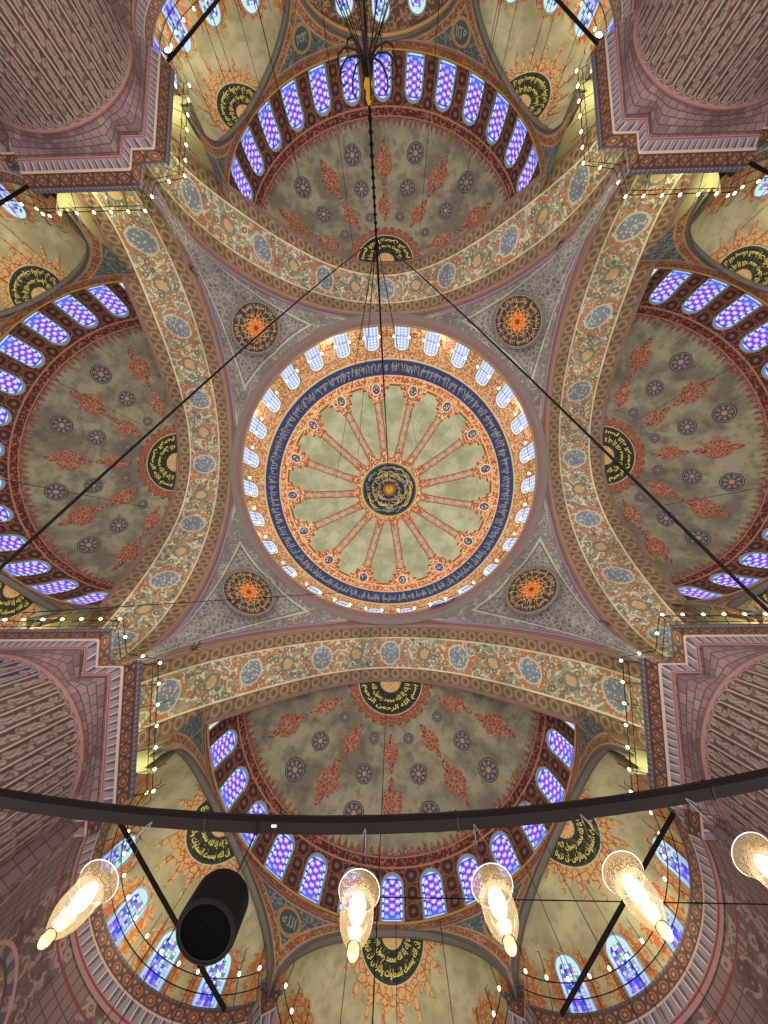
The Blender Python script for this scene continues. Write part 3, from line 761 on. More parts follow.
# B pendentive quadrant +x +y, built once
def make_pendentive():
    root = thing('pendentive', 'x', 'pendentive', (12.3, 12.3, 17.0))
    NA, NTT = 60, 26
    def pend(th, t):
        tp = np.array([12.1 * cos(th), 12.1 * sin(th), 29.5])
        if th < pi / 4: y = 12.53 * math.tan(th); bt = np.array([12.53, y, zfront(y)])
        else: x = 12.53 / math.tan(th); bt = np.array([x, 12.53, zfront(x)])
        p = tp * (1 - t) + bt * t; L = np.linalg.norm(bt - tp)
        r = math.hypot(p[0], p[1]); sph = 17.0 + sqrt(max(0.0, 17.72 ** 2 - r * r)) if r < 17.72 else 17.0
        sp2 = min(sph, 29.6); bulge = (sp2 - p[2]) * 0.42 * (4 * t * (1 - t)) ** 0.6
        p[2] += max(0, bulge); return p, L
    mb = MB(); P = []; U = []
    for i in range(NA + 1):
        th = pi / 2 * i / NA; rp = []; ru = []
        for j in range(NTT + 1):
            p, L = pend(th, j / NTT); rp.append(tuple(p)); ru.append((L * j / NTT, L * (1 - j / NTT) * (0.55 + 0.45 * min(1, L / 10))))
        P.append(rp); U.append(ru)
    mb.grid(P, U, 'pendentive_paint'); mb.build('painted_vault', root)
    # roundel
    # find t so that plan radius = 13.73
    best = min(np.linspace(0.02, 0.9, 300), key=lambda t: abs(math.hypot(*pend(pi / 4, t)[0][:2]) - 13.73))
    c = pend(pi / 4, best)[0]; pa = pend(pi / 4, best + 0.03)[0]; pb = pend(pi / 4, best - 0.03)[0]
    dn = (pa - pb); dn /= np.linalg.norm(dn); tg = np.array([-sin(pi / 4), cos(pi / 4), 0]); nrm = np.cross(dn, tg); 
    if nrm[2] > 0: nrm = -nrm
    R = 1.88
    f = lambda a, b, o=0.16: tuple(c + dn * a + tg * b + nrm * (o + 0.0 * (a * a + b * b)))
    m = MB(); ol = circ(R, 40); m.fan(f(0, 0), [f(a, b) for a, b in ol], 'great_roundel', (0, 0), [(a / R, b / R) for a, b in ol])
    m.tube([f(a, b, 0.15) for a, b in ol], 0.06, 'grey_moulding', 5, close=True)
    rd = m.build('calligraphy_roundel', root)
    m = MB()
    pol = lambda r, th, o=0.19: f(r * cos(th), r * sin(th), o)
    for (t, r0, r1, mm, n) in ((V2, 1.70, 1.24, 'amber_letters', 1), (V1, 1.18, 0.86, 'amber_letters', 1)):
        for k in range(n): letters(m, t, lambda x, y: pol(r1 + (r0 - r1) * y, x + 2 * pi * k / n), mm, 2 * pi / n * 0.97, 1.0)
    for k in range(16):
        a = 2 * pi * k / 16; m.tube([pol(0.98, a), pol(1.26, a + 0.1), pol(1.62, a + 0.02)], 0.018, 'amber_letters', 4)
    m.build('gold_lettering', rd, base=ORG[root.name])
    return root
p0 = make_pendentive()
lab = {0: 'lower right grey floral pendentive with round calligraphy medallion, beside the blue cloth', 1: 'lower left grey floral pendentive, its round medallion smudged yellow-green',
       2: 'upper left grey floral pendentive whose round medallion is crossed by the left cable', 3: 'upper right grey floral pendentive with orange-centred round medallion'}
p0['label'] = lab[0]
for k in (1, 2, 3): c = spin(copy_tree(p0), k); c['label'] = lab[k]

def make_arch():
    root = thing('great_arch', 'x', 'arch', (0, 14.3, 17.0))
    N = 120; M = 14; aa = [pi * i / N for i in range(N + 1)]
    mb = MB(); P = []; U = []; ES = []
    al = [0]; pr = None
    for a in aa:
        f0, b0 = np.array(front(a)), np.array(back(a)); mid = (f0 + b0) / 2
        if pr is not None: al.append(al[-1] + np.linalg.norm(mid - pr))
        pr = mid
    half = al[-1] / 2
    for i, a in enumerate(aa):
        f0, b0 = np.array(front(a)), np.array(back(a))
        L = 3.75
        P.append([tuple(f0 * (1 - j / M) + b0 * (j / M)) for j in range(M + 1)]); U.append([(al[i] - half, L * j / M) for j in range(M + 1)]); ES.append([float(np.linalg.norm(b0 - f0)) / L] * (M + 1))
    mb.grid(P, U, 'arch_soffit_paint', es=ES)
    mb.build('painted_soffit', root)
    mb = MB()
    for off, r, m in ((0.0, 0.09, 'stone_reveal'), (0.12, 0.14, 'rose_moulding'), (0.34, 0.13, 'lilac_moulding')):
        mb.tube([(x, y - 0.05 - off * 0.9, z + off * 0.75) for x, y, z in [front(a) for a in aa[2:-2]]], r, m, 6)
    mb.build('front_moulding', root)
    mb = MB()
    mb.tube([(x, y + 0.02, z) for x, y, z in [back(a) for a in aa]], 0.07, 'rose_moulding', 6)
    # wall above the back edge, closing against the half dome
    mb.grid([[back(a) for a in aa], [(back(a)[0] * 1.0, FB2 + 0.02, max(back(a)[2] + 0.02, 29.6)) for a in aa]], [[(0, 0)] * (N + 1)] * 2, 'blank_wall')
    mb.build('rear_face', root)
    return root
a0 = make_arch(); al_ = {0: 'bottom great arch, broad cream band with blue medallions and orange scrollwork', 1: 'left great arch, broad band of blue medallions crossed by the left cable',
                       2: 'top great arch beneath the half dome behind the hanging chandelier', 3: 'right great arch, painted band with blue medallions crossed by the right cable'}
a0['label'] = al_[0]
for k in (1, 2, 3): c = spin(copy_tree(a0), k); c['label'] = al_[k]

# ------------------------------------------------------------------ half domes
HB = 16.05
hpf = Prof([(9.98, 21.9)] + [(10.0 * cos(t) ** (2 / 2.55), 22.0 + 6.55 * sin(t) ** (2 / 2.55)) for t in np.linspace(0.02, pi / 2, 120)])
HF = revolve(hpf, 0, HB, 1)
CYL = 9.82
SECT = [(-60, 33, 30), (0, 30, 30), (60, 30, 33)]      # centre, half width towards -, towards +
def zopen(deg):
    """height of the exedra arch edge at angle deg round the half dome"""
    for c, lo, hi in SECT:
        if c - lo <= deg <= c + hi or (c == 60 and deg > 60) or (c == -60 and deg < -60):
            d = (deg - c) / (hi if deg > c else lo); d = min(abs(d), 1.0)
            return 17.0 + 4.5 * (1 - d ** 1.9) ** (1 / 1.9), c
    return 17.0, 0
def make_half_dome():
    root = thing('half_dome', 'x', 'half dome', (0, 21, 17.0))
    mb = MB(); NS, NTH = 60, 150
    ss = [hpf.L * i / NS for i in range(NS + 1)]; ths = [radians(-91 + 182 * j / NTH) for j in range(NTH + 1)]
    mb.grid([[HF(s, t) for t in ths] for s in ss], [[(degrees(t) / 13.0 + 0.5, s) for t in ths] for s in ss], 'half_dome_paint')
    # painted medallions of the vault (one surface with its vault)
    for r, n, m, size in ((4.72, (0, 35, 71), 'red_ornament', (1.22, 0.55)), (7.35, (0, 35, 70.5), 'red_ornament', (1.45, 0.72)),
                          (4.0, (17.5, 53.5), 'small_roundel', 0.36), (6.1, (17.5, 52.5, 86.5), 'small_roundel', 0.60), (8.05, (17.8, 51.5), 'small_roundel', 0.68)):
        for a in n:
            for sg in ((1,) if a == 0 else (1, -1)):
                th = radians(a * sg); s0 = hpf.s_of_r(r)
                if m == 'red_ornament': patch(mb, HF, hpf, s0, th, shemse(*size), m, 0.05, 2, size[0])
                else: patch(mb, HF, hpf, s0, th, circ(size, 24), m, 0.05, 2, size)
    mb.build('painted_vault', root)
    for k in range(-7, 8):
        a = 13.0 * k if abs(k) < 7 else 88.3 * (1 if k > 0 else -1)
        window_on(HF, hpf, 0.12, 2.72, radians(a), 1.18 if abs(k) < 7 else 0.62, 'stained_glass' if abs(k) < 7 else 'lattice_glass', 'window_reveal', root, 0.07)
    # half-disc medallion at the crown, against the arch; centre (0, 16.1)
    def flat(x, y, off):
        rho = math.hypot(x, y - HB); r, z = hpf.at(hpf.s_of_r(max(rho, 0.05))); return (x, y, z - off)
    def halfdisc(R, m, off, star=0, amp=0.0, uvs=None):
        q = MB(); n = 96; cy = 16.12; ring = []
        for i in range(n + 1):
            a = pi * i / n; r = R + (amp * (abs(sin(a * star)) ** 0.6) if star else 0); ring.append((r * cos(a), r * sin(a)))
        rows = [[flat(x * k, cy + y * k, off) for x, y in ring] for k in (0.02, 0.25, 0.5, 0.75, 1.0)]
        uv = [[(x * k / (uvs or R), y * k / (uvs or R)) for x, y in ring] for k in (0.02, 0.25, 0.5, 0.75, 1.0)]
        q.grid(rows, uv, m); return q
    halfdisc(2.55, 'red_fringe', 0.10, 15, 0.42, 2.95).build('flame_border', root)
    md = halfdisc(2.25, 'medallion_ground', 0.15).build('half_medallion', root)
    q = MB()
    for t, r0, r1 in ((V3, 1.02, 1.48), (V4, 1.55, 2.02)):
        letters(q, t, lambda x, y: flat(-(r0 + (r1 - r0) * y) * cos(x), 16.12 + (r0 + (r1 - r0) * y) * sin(x), 0.19), 'gold_letters', pi * 0.94, 1.0) if False else \
        letters(q, t, lambda x, y: flat(-(r1 - (r1 - r0) * y) * cos(x + .09), 16.12 + (r1 - (r1 - r0) * y) * sin(x + .09), 0.19), 'gold_letters', pi * 0.94, 1.0)
    q.build('gold_lettering', md, base=ORG[root.name])
    # wall ring under the windows with the three exedra arches cut out
    mb = MB(); N = 189
    dg = [-94.5 + 189 * i / N for i in range(N + 1)]; dg = sorted(set(dg + [-30, 30]))
    bot, top, ub, ut = [], [], [], []
    rows = [[] for _ in range(7)]; uvr = [[] for _ in range(7)]
    for d in dg:
        z0, c = zopen(d); th = radians(d)
        for j in range(7):
            z = z0 + (21.95 - z0) * j / 6; r = CYL + (9.98 - CYL) * j / 6
            rows[j].append((r * sin(th), HB + r * cos(th), z))
            # distance to opening edge
            vd = min(math.hypot(radians(d - e) * CYL, z - zopen(e)[0]) for e in np.arange(max(-94, d - 14), min(94, d + 14) + .1, 1.0))
            uvr[j].append((th * CYL, vd))
    mb.grid(rows, uvr, 'spandrel_paint')
    for sg in (-1, 1):      # flat flank between the outermost exedra arch and the great arch
        zz = np.linspace(16.9, 23.5, 16)
        xa = [float(np.interp(-z, [-q for q in BZ], BX)) + 0.5 for z in zz]
        mb.grid([[(sg * 9.80, 16.12, z) for z in zz], [(sg * max(x, 9.9), 16.12, z) for x, z in zip(xa, zz)]], [[(1.0, 0.9)] * 16, [(3.0, 0.9)] * 16], 'flank_stone')
    # stone intrados of each exedra arch
    for c, lo, hi in SECT:
        es = list(np.linspace(c - lo + 0.01, c + hi - 0.01, 48))
        pr = [(CYL + 0.0, -0.0), (CYL - 0.06, -0.02), (CYL - 0.02, -0.12), (CYL + 0.18, -0.12), (CYL + 0.34, -0.06), (CYL + 0.36, 0.25)]
        R_ = []
        for r, dz in pr:
            R_.append([((r) * sin(radians(e)), HB + r * cos(radians(e)), 17.0 + 4.5 * max(0, (1 - min(1, abs((e - c) / (hi if e > c else lo))) ** 1.9)) ** (1 / 1.9) + dz) for e in es])
        mb.grid(R_, [[(0, 0)] * len(es)] * len(R_), 'arch_stone')
    mb.build('spandrel_wall', root)
    # sill moulding
    mb = MB()
    for r, z, rr, m in ((9.93, 21.92, 0.06, 'gilt_moulding'), (9.86, 21.45, 0.04, 'rose_moulding')):
        mb.tube([(r * sin(radians(d)), HB + r * cos(radians(d)), z) for d in range(-90, 91, 2)], rr, m, 5)
    mb.build('sill_moulding', root)
    for sg in (-1, 1):      # blue name roundels in the spandrels
        th0 = radians(30 * sg); rz = 20.35
        fn = lambda a, b, o: ((CYL + (9.98 - CYL) * 0.6 - o) * sin(th0 + a / CYL), HB + (CYL + (9.98 - CYL) * 0.6 - o) * cos(th0 + a / CYL), rz + b)
        q = MB(); ol = circ(0.66, 28)
        q.fan(fn(0, 0, 0.07), [fn(a, b * 1.1, 0.07) for a, b in ol], 'gilt_moulding')
        ol = circ(0.50, 28); q.fan(fn(0, 0, 0.09), [fn(a, b * 1.1, 0.09) for a, b in ol], 'dark_slate')
        rd = q.build('name_roundel', root)
        q = MB(); letters(q, 'محمد' if sg > 0 else 'الله', lambda x, y: fn(x - 0.36, y - 0.28, 0.11), 'pale_gold_letters', 0.72, 0.56)
        q.build('name_lettering', rd, base=ORG[root.name])
    return root
h0 = make_half_dome()
hl = {0: 'bottom half dome with grey vault and red ornaments, behind the black chandelier hoop', 1: 'left half dome, grey vault with red ornaments above a row of blue windows',
      2: 'top half dome with full arc of thirteen blue windows, behind the small chandelier', 3: 'right half dome, pale grey-green vault with red ornaments'}
h0['label'] = hl[0]
for k in (1, 2, 3): c = spin(copy_tree(h0), k); c['label'] = hl[k]

# ------------------------------------------------------------------ exedrae
epf = Prof([(5.25, 17.3)] + [(5.25 * cos(t) ** (2 / 2.35), 17.35 + 4.6 * sin(t) ** (2 / 2.35)) for t in np.linspace(0.02, pi / 2, 90)])
DE = 8.2
def make_exedra(phi):
    """phi: its direction round the half dome; frame: y' outward"""
    cx, cy = DE * sin(phi), HB + DE * cos(phi)
    root = thing('exedra', 'x', 'exedra', (cx, cy, 17.3))
    def F(s, th, off=0.0):
        r, z = epf.at(s, off); return (cx + r * sin(th + phi), cy + r * cos(th + phi), z)
    mb = MB(); NS, NTH = 44, 120
    ss = [epf.L * i / NS for i in range(NS + 1)]; ths = [2 * pi * j / NTH - pi for j in range(NTH + 1)]
    P = [[F(s, t) for t in ths] for s in ss]
    ins = [[math.hypot(p[0], p[1] - HB) > CYL + 0.05 for p in r] for r in P]
    mb.grid(P, [[(degrees(t) / 27.0 + 0.5, s) for t in ths] for s in ss], 'exedra_paint', keep=lambda i, j: ins[i][j] and ins[i + 1][j] and ins[i][j + 1] and ins[i + 1][j + 1])
    mb.build('plain_vault', root)
    for k in range(-2, 3):
        if (phi > 0.1 and k == 2) or (phi < -0.1 and k == -2) or (abs(phi) < 0.1 and abs(k) == 2): continue
        window_on(F, epf, 0.15, 2.15, radians(27.0 * k), 1.0, 'patterned_glass', 'window_reveal', root, 0.07)
    # crown medallion on the vault beside the arch
    c0 = CYL + 0.42 - DE                                # metres outward from exedra centre
    def V(x, y, off):                                   # x across, y outward from the arch crown
        yy = c0 + y; r = math.hypot(x, yy); th = atan2(x, yy); return F(epf.s_of_r(r), th, off)
    def half(R, m, off, star=0, amp=0, uvs=None):
        q = MB(); n = 180; ring = []
        for i in range(n + 1):
            a = pi * i / n; r = R + (amp * (0.42 * (abs(cos(a * star * 2)) ** 0.7) + 0.58 * abs(cos(a * star)) ** 6) if star else 0); ring.append((r * cos(a), r * sin(a)))
        ks = [0.02, 0.25, 0.5, 0.75, 1.0]
        q.grid([[V(x * k, y * k, off) for x, y in ring] for k in ks], [[(x * k / (uvs or R), y * k / (uvs or R)) for x, y in ring] for k in ks], m); return q
    fb = half(1.82, 'orange_fringe', 0.05, 9, 0.80, 2.7)
    fb.build('sunburst_border', root)
    md = half(1.62, 'medallion_ground', 0.09).build('half_medallion', root)
    q = MB()
    for t, r0, r1 in ((V3, 0.66, 1.02), (V1, 1.04, 1.46)):
        letters(q, t, lambda x, y: V(-(r1 - (r1 - r0) * y) * cos(x + .1), (r1 - (r1 - r0) * y) * sin(x + .1), 0.12), 'gold_letters', pi - 0.2, 1.0)
    q.build('gold_lettering', md, base=ORG[root.name])
    # cornice under the windows
    lo, hi = (-1.2 if phi < -0.1 else -1.6), (1.2 if phi > 0.1 else 1.6)
    mb = MB(); pr = [(5.25, 17.35, 4.0), (4.98, 17.33, 3.4), (4.95, 17.22, 3.0), (5.08, 16.75, 2.0), (5.24, 16.35, 1.0), (5.30, 16.1, 0.0)]
    N = 80; tt = [lo + (hi - lo) * i / N for i in range(N + 1)]
    mb.grid([[(cx + r * sin(t + phi), cy + r * cos(t + phi), z) for t in tt] for r, z, v in pr], [[(t * 5.1, v) for t in tt] for r, z, v in pr], 'cornice_paint')
    mb.build('cornice', root)
    return root
sides = {}
EX = {}
for nm, phi in (('side', radians(60)), ('mid', 0.0), ('other', radians(-60))): EX[nm] = make_exedra(phi)
elab = {('side', 0): 'lower right exedra with beige vault and stained windows, behind a glowing glass lamp', ('mid', 0): 'bottom centre exedra with green and gold half medallion at its crown',
        ('other', 0): 'lower left exedra with plain beige vault behind the black hanging cylinder', ('other', 2): 'upper right exedra with beige vault next to the upper right pillar',
        ('side', 2): 'upper left exedra with beige vault next to the upper left pillar',
        ('side', 1): 'exedra at the left edge above the lower left pillar', ('other', 1): 'exedra on the left edge under the upper left pillar cornice',
        ('side', 3): 'exedra on the right edge under the upper right pillar cornice', ('other', 3): 'exedra on the right edge above the lower right pillar'}
for (nm, k), l in elab.items():
    o = EX[nm] if k == 0 else spin(copy_tree(EX[nm]), k); o['label'] = l

def make_lunette():
    root = thing('window_wall', 'red-brown painted wall with small windows under the top centre arch, behind the chandelier', 'wall', (0, -(HB + 10.4), 12.0))
    r = CYL + 0.36; mb = MB(); d0 = np.linspace(-30, 30, 50)
    P3 = lambda deg, z, o=0.0: ((r - o) * sin(radians(deg)), -(HB + (r - o) * cos(radians(deg))), z)
    rows = [[P3(d, 8 + (21.9 - 8) * j / 20) for d in d0] for j in range(21)]
    mb.grid(rows, [[((r * radians(d)), 8 + 13.9 * j / 20) for d in d0] for j in range(21)], 'tympanum_paint'); mb.build('painted_wall', root)
    m = MB(); e = np.linspace(-29, 29, 50)
    m.tube([((r - 0.2) * sin(radians(d)), -(HB + (r - 0.2) * cos(radians(d))), 16.95 + 4.42 * (1 - (abs(d) / 30) ** 1.9) ** (1 / 1.9) - 0.08) for d in e], 0.12, 'gilt_moulding', 6); m.build('arch_moulding', root)
    for deg, top in ((0, 20.75), (-12.5, 20.3), (12.5, 20.3), (-22, 18.6), (22, 18.6)):
        F = lambda s_, th, off=0.0: P3(degrees(th), s_, off)
        class Q: 
            def at(self, s_, off=0): return (r, s_)
        window_on(F, Q(), top - 2.0, top, radians(deg), 1.05, 'patterned_glass', 'window_reveal', root, 0.07)
    return root
make_lunette()
# ------------------------------------------------------------------ pillars
PC = 13.97
def star_r(phi, s, n):
    c, d = abs(cos(phi)) + 1e-9, abs(sin(phi)) + 1e-9
    return max(min(s / c, (s - n) / d), min((s - n) / c, s / d))
def make_pillar(blue=False):
    root = thing('pillar', 'x', 'pillar', (PC, PC, -1.6))
    NP = 320
    ph = sorted(set([2 * pi * i / NP for i in range(NP + 1)]))
    def loft(levels, mat, name, um=None):
        mb = MB(); R_ = []; U = []
        for z, s, n, bl, v in levels:
            row = []; u = []; L = 0; pp = None
            for a in ph:
                r = star_r(a, s, n) * (1 - bl) + s * bl; p = (PC + r * cos(a), PC + r * sin(a), z)
                if pp: L += math.dist(p[:2], pp[:2])
                pp = p; row.append(p); u.append((a * 3.6 * 1.25, v))
            R_.append(row); U.append(u)
        mb.grid(R_, U, mat, smooth=False); return mb.build(name, root)
    # shaft with real flutes
    NF = 44; mb = MB(); per = 12; N2 = NF * per
    zs = [13.95, 13.85, 13.75, 13.65, 13.5, 13.1, 12.3, 10.8, 8.8, 5.8, 2.5, -1.6]
    R_ = []; U = []
    for z in zs:
        v = 13.95 - z; row = []; u = []
        for i in range(N2 + 1):
            x = (i % per) / per - 0.5; g = max(0, 1 - (x / 0.42) ** 2); dep = 0.07 * g * min(1, max(0, (v - 0.06) / 0.25))
            r = 3.34 - dep; a = 2 * pi * i / N2; row.append((PC + r * cos(a), PC + r * sin(a), z)); u.append((i / per, v))
        R_.append(row); U.append(u)
    mb.grid(R_, U, 'flute_paint_blue' if blue else 'flute_paint'); mb.build('fluted_shaft', root)
    loft([(13.93, 3.34, 0, 1, 0), (13.97, 3.41, 0, 1, 0), (14.03, 3.41, 0, 1, 0), (14.07, 3.36, 0, 1, 0)], 'rose_moulding', 'shaft_collar')
    loft([(14.05, 3.34, 0.9, 1.0, 0.0), (14.3, 3.34, 0.9, 0.8, 0.3), (14.5, 3.34, 0.95, 0.5, 0.6), (14.75, 3.33, 1.0, 0.2, 0.9), (14.95, 3.33, 1.02, 0.0, 1.1), (15.05, 3.33, 1.02, 0, 1.3)], 'painted_courses', 'masonry_courses')
    loft([(15.05, 3.33, 1.0, 0, 0.2), (15.1, 3.38, 1.0, 0, 0.9), (15.14, 3.40, 1.0, 0, 1.0), (15.42, 3.55, 1.02, 0, 1.95), (15.47, 3.62, 1.04, 0, 2.05), (16.02, 3.78, 1.14, 0, 2.98), (16.06, 3.85, 1.2, 0, 3.1), (16.2, 3.88, 1.25, 0, 4.0)], 'cornice_paint', 'cornice')
    loft([(16.2, 3.88, 1.25, 0, 0), (16.22, 2.4, 0.9, 0, 0), (16.9, 2.3, 0.9, 0, 0)], 'stone_reveal', 'impost_block')
    return root
P0 = make_pillar(False); P0['label'] = 'lower right fluted pillar with pinkish shaft and notched square cornice'
for k, l in ((2, 'upper left fluted pillar with brown patterned shaft seen from below'), (3, 'upper right fluted pillar with grey-pink shaft, cut by the top right frame corner')):
    c = spin(copy_tree(P0), k); c['label'] = l
P1 = make_pillar(True); spin(P1, 1); P1['label'] = 'lower left fluted pillar with three blue painted flutes'

# ------------------------------------------------------------------ lamp rails on pillar cornices and in the exedrae
def hook(mb, a, b):   # curved bracket from wall point a to bulb b
    a, b = np.array(a, float), np.array(b, float); m = (a + b) / 2 + np.array([0, 0, -0.45])
    mb.tube([a, a * 0.6 + m * 0.4, m, b * 0.6 + m * 0.4, b], 0.016, 'black_iron', 4)
def make_pillar_rail():
    z = 17.0; I = 9.88
    root = thing('lamp_rail', 'x', 'lamp rail', (11, 11, 16.5)); mb = MB()
    notch = [(16.8, I), (11.55, I), (11.45, 10.5), (11.3, 11.3), (10.5, 11.45), (I, 11.55), (I, 16.8)]
    mb.tube([(x, y, z) for x, y in notch], 0.022, 'black_iron', 5)
    mb.tube([(x + 0.25, y + 0.25, z + 0.02) for x, y in notch], 0.016, 'black_iron', 5)
    bs = [(I, y) for y in np.arange(11.7, 16.9, 0.86)] + [(x, I) for x in np.arange(11.7, 16.9, 0.86)] + [(10.6, 11.42), (11.42, 10.6)]
    for i, (x, y) in enumerate(bs):
        if i < 14: 
            wx, wy = (x + 0.9, y) if x == I else (x, y + 0.9); mb.tube([(wx, wy, 16.45), (x, y, z), ((x - 0.28) if x == I else x, (y - 0.28) if y == I else y, z + 0.5)], 0.016, 'black_iron', 4)
            hook(mb, (x, y, z), ((x - 0.0), y, z - 0.1))
    mb.build('iron_rail', root); f = None
    for x, y in bs:
        p = (x - (0.05 if x == I else 0), y - (0.05 if y == I else 0), z + 0.02)
        f = bulb(root, p, 0.066) if f is None else more_bulb(f, root, p)
    return root
r0 = make_pillar_rail(); rl = {0: 'iron rail of small warm bulbs around the lower right pillar cornice', 1: 'iron rail of small warm bulbs around the lower left pillar cornice',
    2: 'iron rail of small warm bulbs around the upper left pillar cornice', 3: 'iron rail of small warm bulbs around the upper right pillar cornice'}
for k in range(4): c = r0 if k == 0 else spin(copy_tree(r0), k); c['label'] = rl[k]
def make_ex_rail(phi):
    cx, cy = DE * sin(phi), HB + DE * cos(phi); root = thing('lamp_rail', 'x', 'lamp rail', (cx, cy, 17.4)); mb = MB()
    g = lambda r, t, z: (cx + r * sin(t + phi), cy + r * cos(t + phi), z)
    tt = np.linspace(-1.2 if phi < -0.1 else -1.45, 1.2 if phi > 0.1 else 1.45, 40)
    mb.tube([g(4.55, t, 17.95) for t in tt], 0.02, 'black_iron', 5); mb.tube([g(4.75, t, 17.55) for t in tt], 0.02, 'black_iron', 5)
    ts = np.linspace(-1.15 if phi < -0.1 else -1.4, 1.15 if phi > 0.1 else 1.4, 14)
    for t in ts: mb.tube([g(4.95, t, 17.3), g(4.5, t, 18.0), g(4.35, t, 18.9), g(4.5, t, 19.1)], 0.016, 'black_iron', 4)
    mb.build('iron_rail', root); f = None
    for t in ts: p = g(4.5, t, 18.05); f = bulb(root, p, 0.066) if f is None else more_bulb(f, root, p)
    return root
ER = {'side': make_ex_rail(radians(60)), 'mid': make_ex_rail(0), 'other': make_ex_rail(radians(-60))}
for (nm, k), l in elab.items():
    o = ER[nm] if k == 0 else spin(copy_tree(ER[nm]), k)
    place = l.split(' exedra')[0] if not l.startswith('exedra') else {('side', 1): 'left edge lower', ('other', 1): 'left edge upper', ('side', 3): 'right edge upper', ('other', 3): 'right edge lower'}[(nm, k)]
    o['label'] = 'curved iron rail of small bulbs inside the ' + place + ' exedra'

# ------------------------------------------------------------------ walls below the exedrae (setting)
def lower_wall(name, k):
    mb = MB()
    for phi in (radians(-60), 0.0, radians(60)):
        cx, cy = DE * sin(phi), HB + DE * cos(phi)
        lo, hi = (-pi / 2, pi / 2)
        if phi < 0: lo = -1.15
        if phi > 0: hi = 1.15
        N = 60; tt = [lo + (hi - lo) * i / N for i in range(N + 1)]; zz = [16.15, 13.5, 11, 8, 4, -1.6]
        a = k * pi / 2; rt = lambda x, y, z: (x * cos(a) - y * sin(a), x * sin(a) + y * cos(a), z)
        mb.grid([[rt(cx + 5.34 * sin(t + phi), cy + 5.34 * cos(t + phi), z) for t in tt] for z in zz], [[(t * 5.3, 16.15 - z) for t in tt] for z in zz], 'tiled_wall_paint')
        for t, ok in ((lo, phi < 0), (hi, phi > 0)):
            if ok:
                p0, p1 = (cx + 5.34 * sin(t + phi), cy + 5.34 * cos(t + phi)), (math.copysign(13.6, phi), 14.6)
                mb.grid([[rt(q[0], q[1], z) for q in (p0, p1)] for z in (16.0, 8, -1.6)], [[(q, 16 - z) for q in (0, 3)] for z in (16.0, 8, -1.6)], 'tiled_wall_paint')
    # outer backing behind the vaults
    a = k * pi / 2; rt = lambda x, y, z: (x * cos(a) - y * sin(a), x * sin(a) + y * cos(a), z)
    mb.grid([[rt(x, 31.0, z) for x in (-31.0, 0, 31.0)] for z in (-1.6, 33.0)], [[(x, z) for x in (0, 30, 60)] for z in (0, 35)], 'blank_wall')
    return tag(mb.build(name), kind='structure')
for k, n in ((0, 'wall_bottom'), (1, 'wall_left'), (2, 'wall_top'), (3, 'wall_right')): lower_wall(n, k)
# pier faces between pillar and exedra and roof slab over everything (closes the shell)
mb = MB(); 
for zt in (33.0,):
    n = 64
    inner = [(12.6 * cos(2 * pi * i / n), 12.6 * sin(2 * pi * i / n), zt) for i in range(n + 1)]
    outer = [(31 * max(-1, min(1, 1.5 * cos(2 * pi * i / n))), 31 * max(-1, min(1, 1.5 * sin(2 * pi * i / n))), zt) for i in range(n + 1)]
    mb.grid([inner, outer], [[(0, 0)] * (n + 1)] * 2, 'blank_wall')
tag(mb.build('ceiling'), kind='structure')

# ------------------------------------------------------------------ tie rods and floodlights
def tie(k, mir):
    mb = MB(); s = -1 if mir else 1
    A, B_ = np.array([11.9 * s, 17.0, 17.0]), np.array([6.55 * s, 24.83, 17.0])
    a = k * pi / 2; rt = lambda p: (p[0] * cos(a) - p[1] * sin(a), p[0] * sin(a) + p[1] * cos(a), p[2])
    mb.tube([rt(A), rt(B_)], 0.085, 'black_iron', 8); mb.tube([rt(A), rt(A + (B_ - A) * 0.02)], 0.14, 'black_iron', 8)
    return mb.build('tie_rod')
for (nm, k), l in elab.items():
    if nm == 'mid': continue
    place = l.split(' exedra')[0] if not l.startswith('exedra') else {('side', 1): 'left edge lower', ('other', 1): 'left edge upper', ('side', 3): 'right edge upper', ('other', 3): 'right edge lower'}[(nm, k)]
    tag(tie(k, nm == 'other'), 'dark iron tie rod across the ' + place + ' exedra', 'tie rod')
def flood(x, y, z, l):
    t = thing('floodlight', l, 'floodlight', (x, y, z)); m = MB(); d = np.array([-x, -y, 0.0]); d /= np.linalg.norm(d)
    m.lathe([(0.02, 0.3), (0.12, 0.25), (0.19, 0.0), (0.17, -0.02)], (x, y, z), 'black_iron', 16); m.build('housing', t)
    m = MB(); m.lathe([(0.17, -0.01), (0.12, -0.06), (0.003, -0.09)], (x, y, z), 'flood_face', 16); m.build('lens', t)
    m = MB(); m.tube([(x, y, z + 0.3), (x * 1.04, y * 1.01, z + 0.1)], 0.03, 'black_iron', 6); m.build('bracket', t)
flood(-10.75, -18.35, 16.6, 'bright white floodlight on the upper left pillar corner')
flood(11.0, -18.7, 16.9, 'bright white floodlight on the upper right pillar corner')

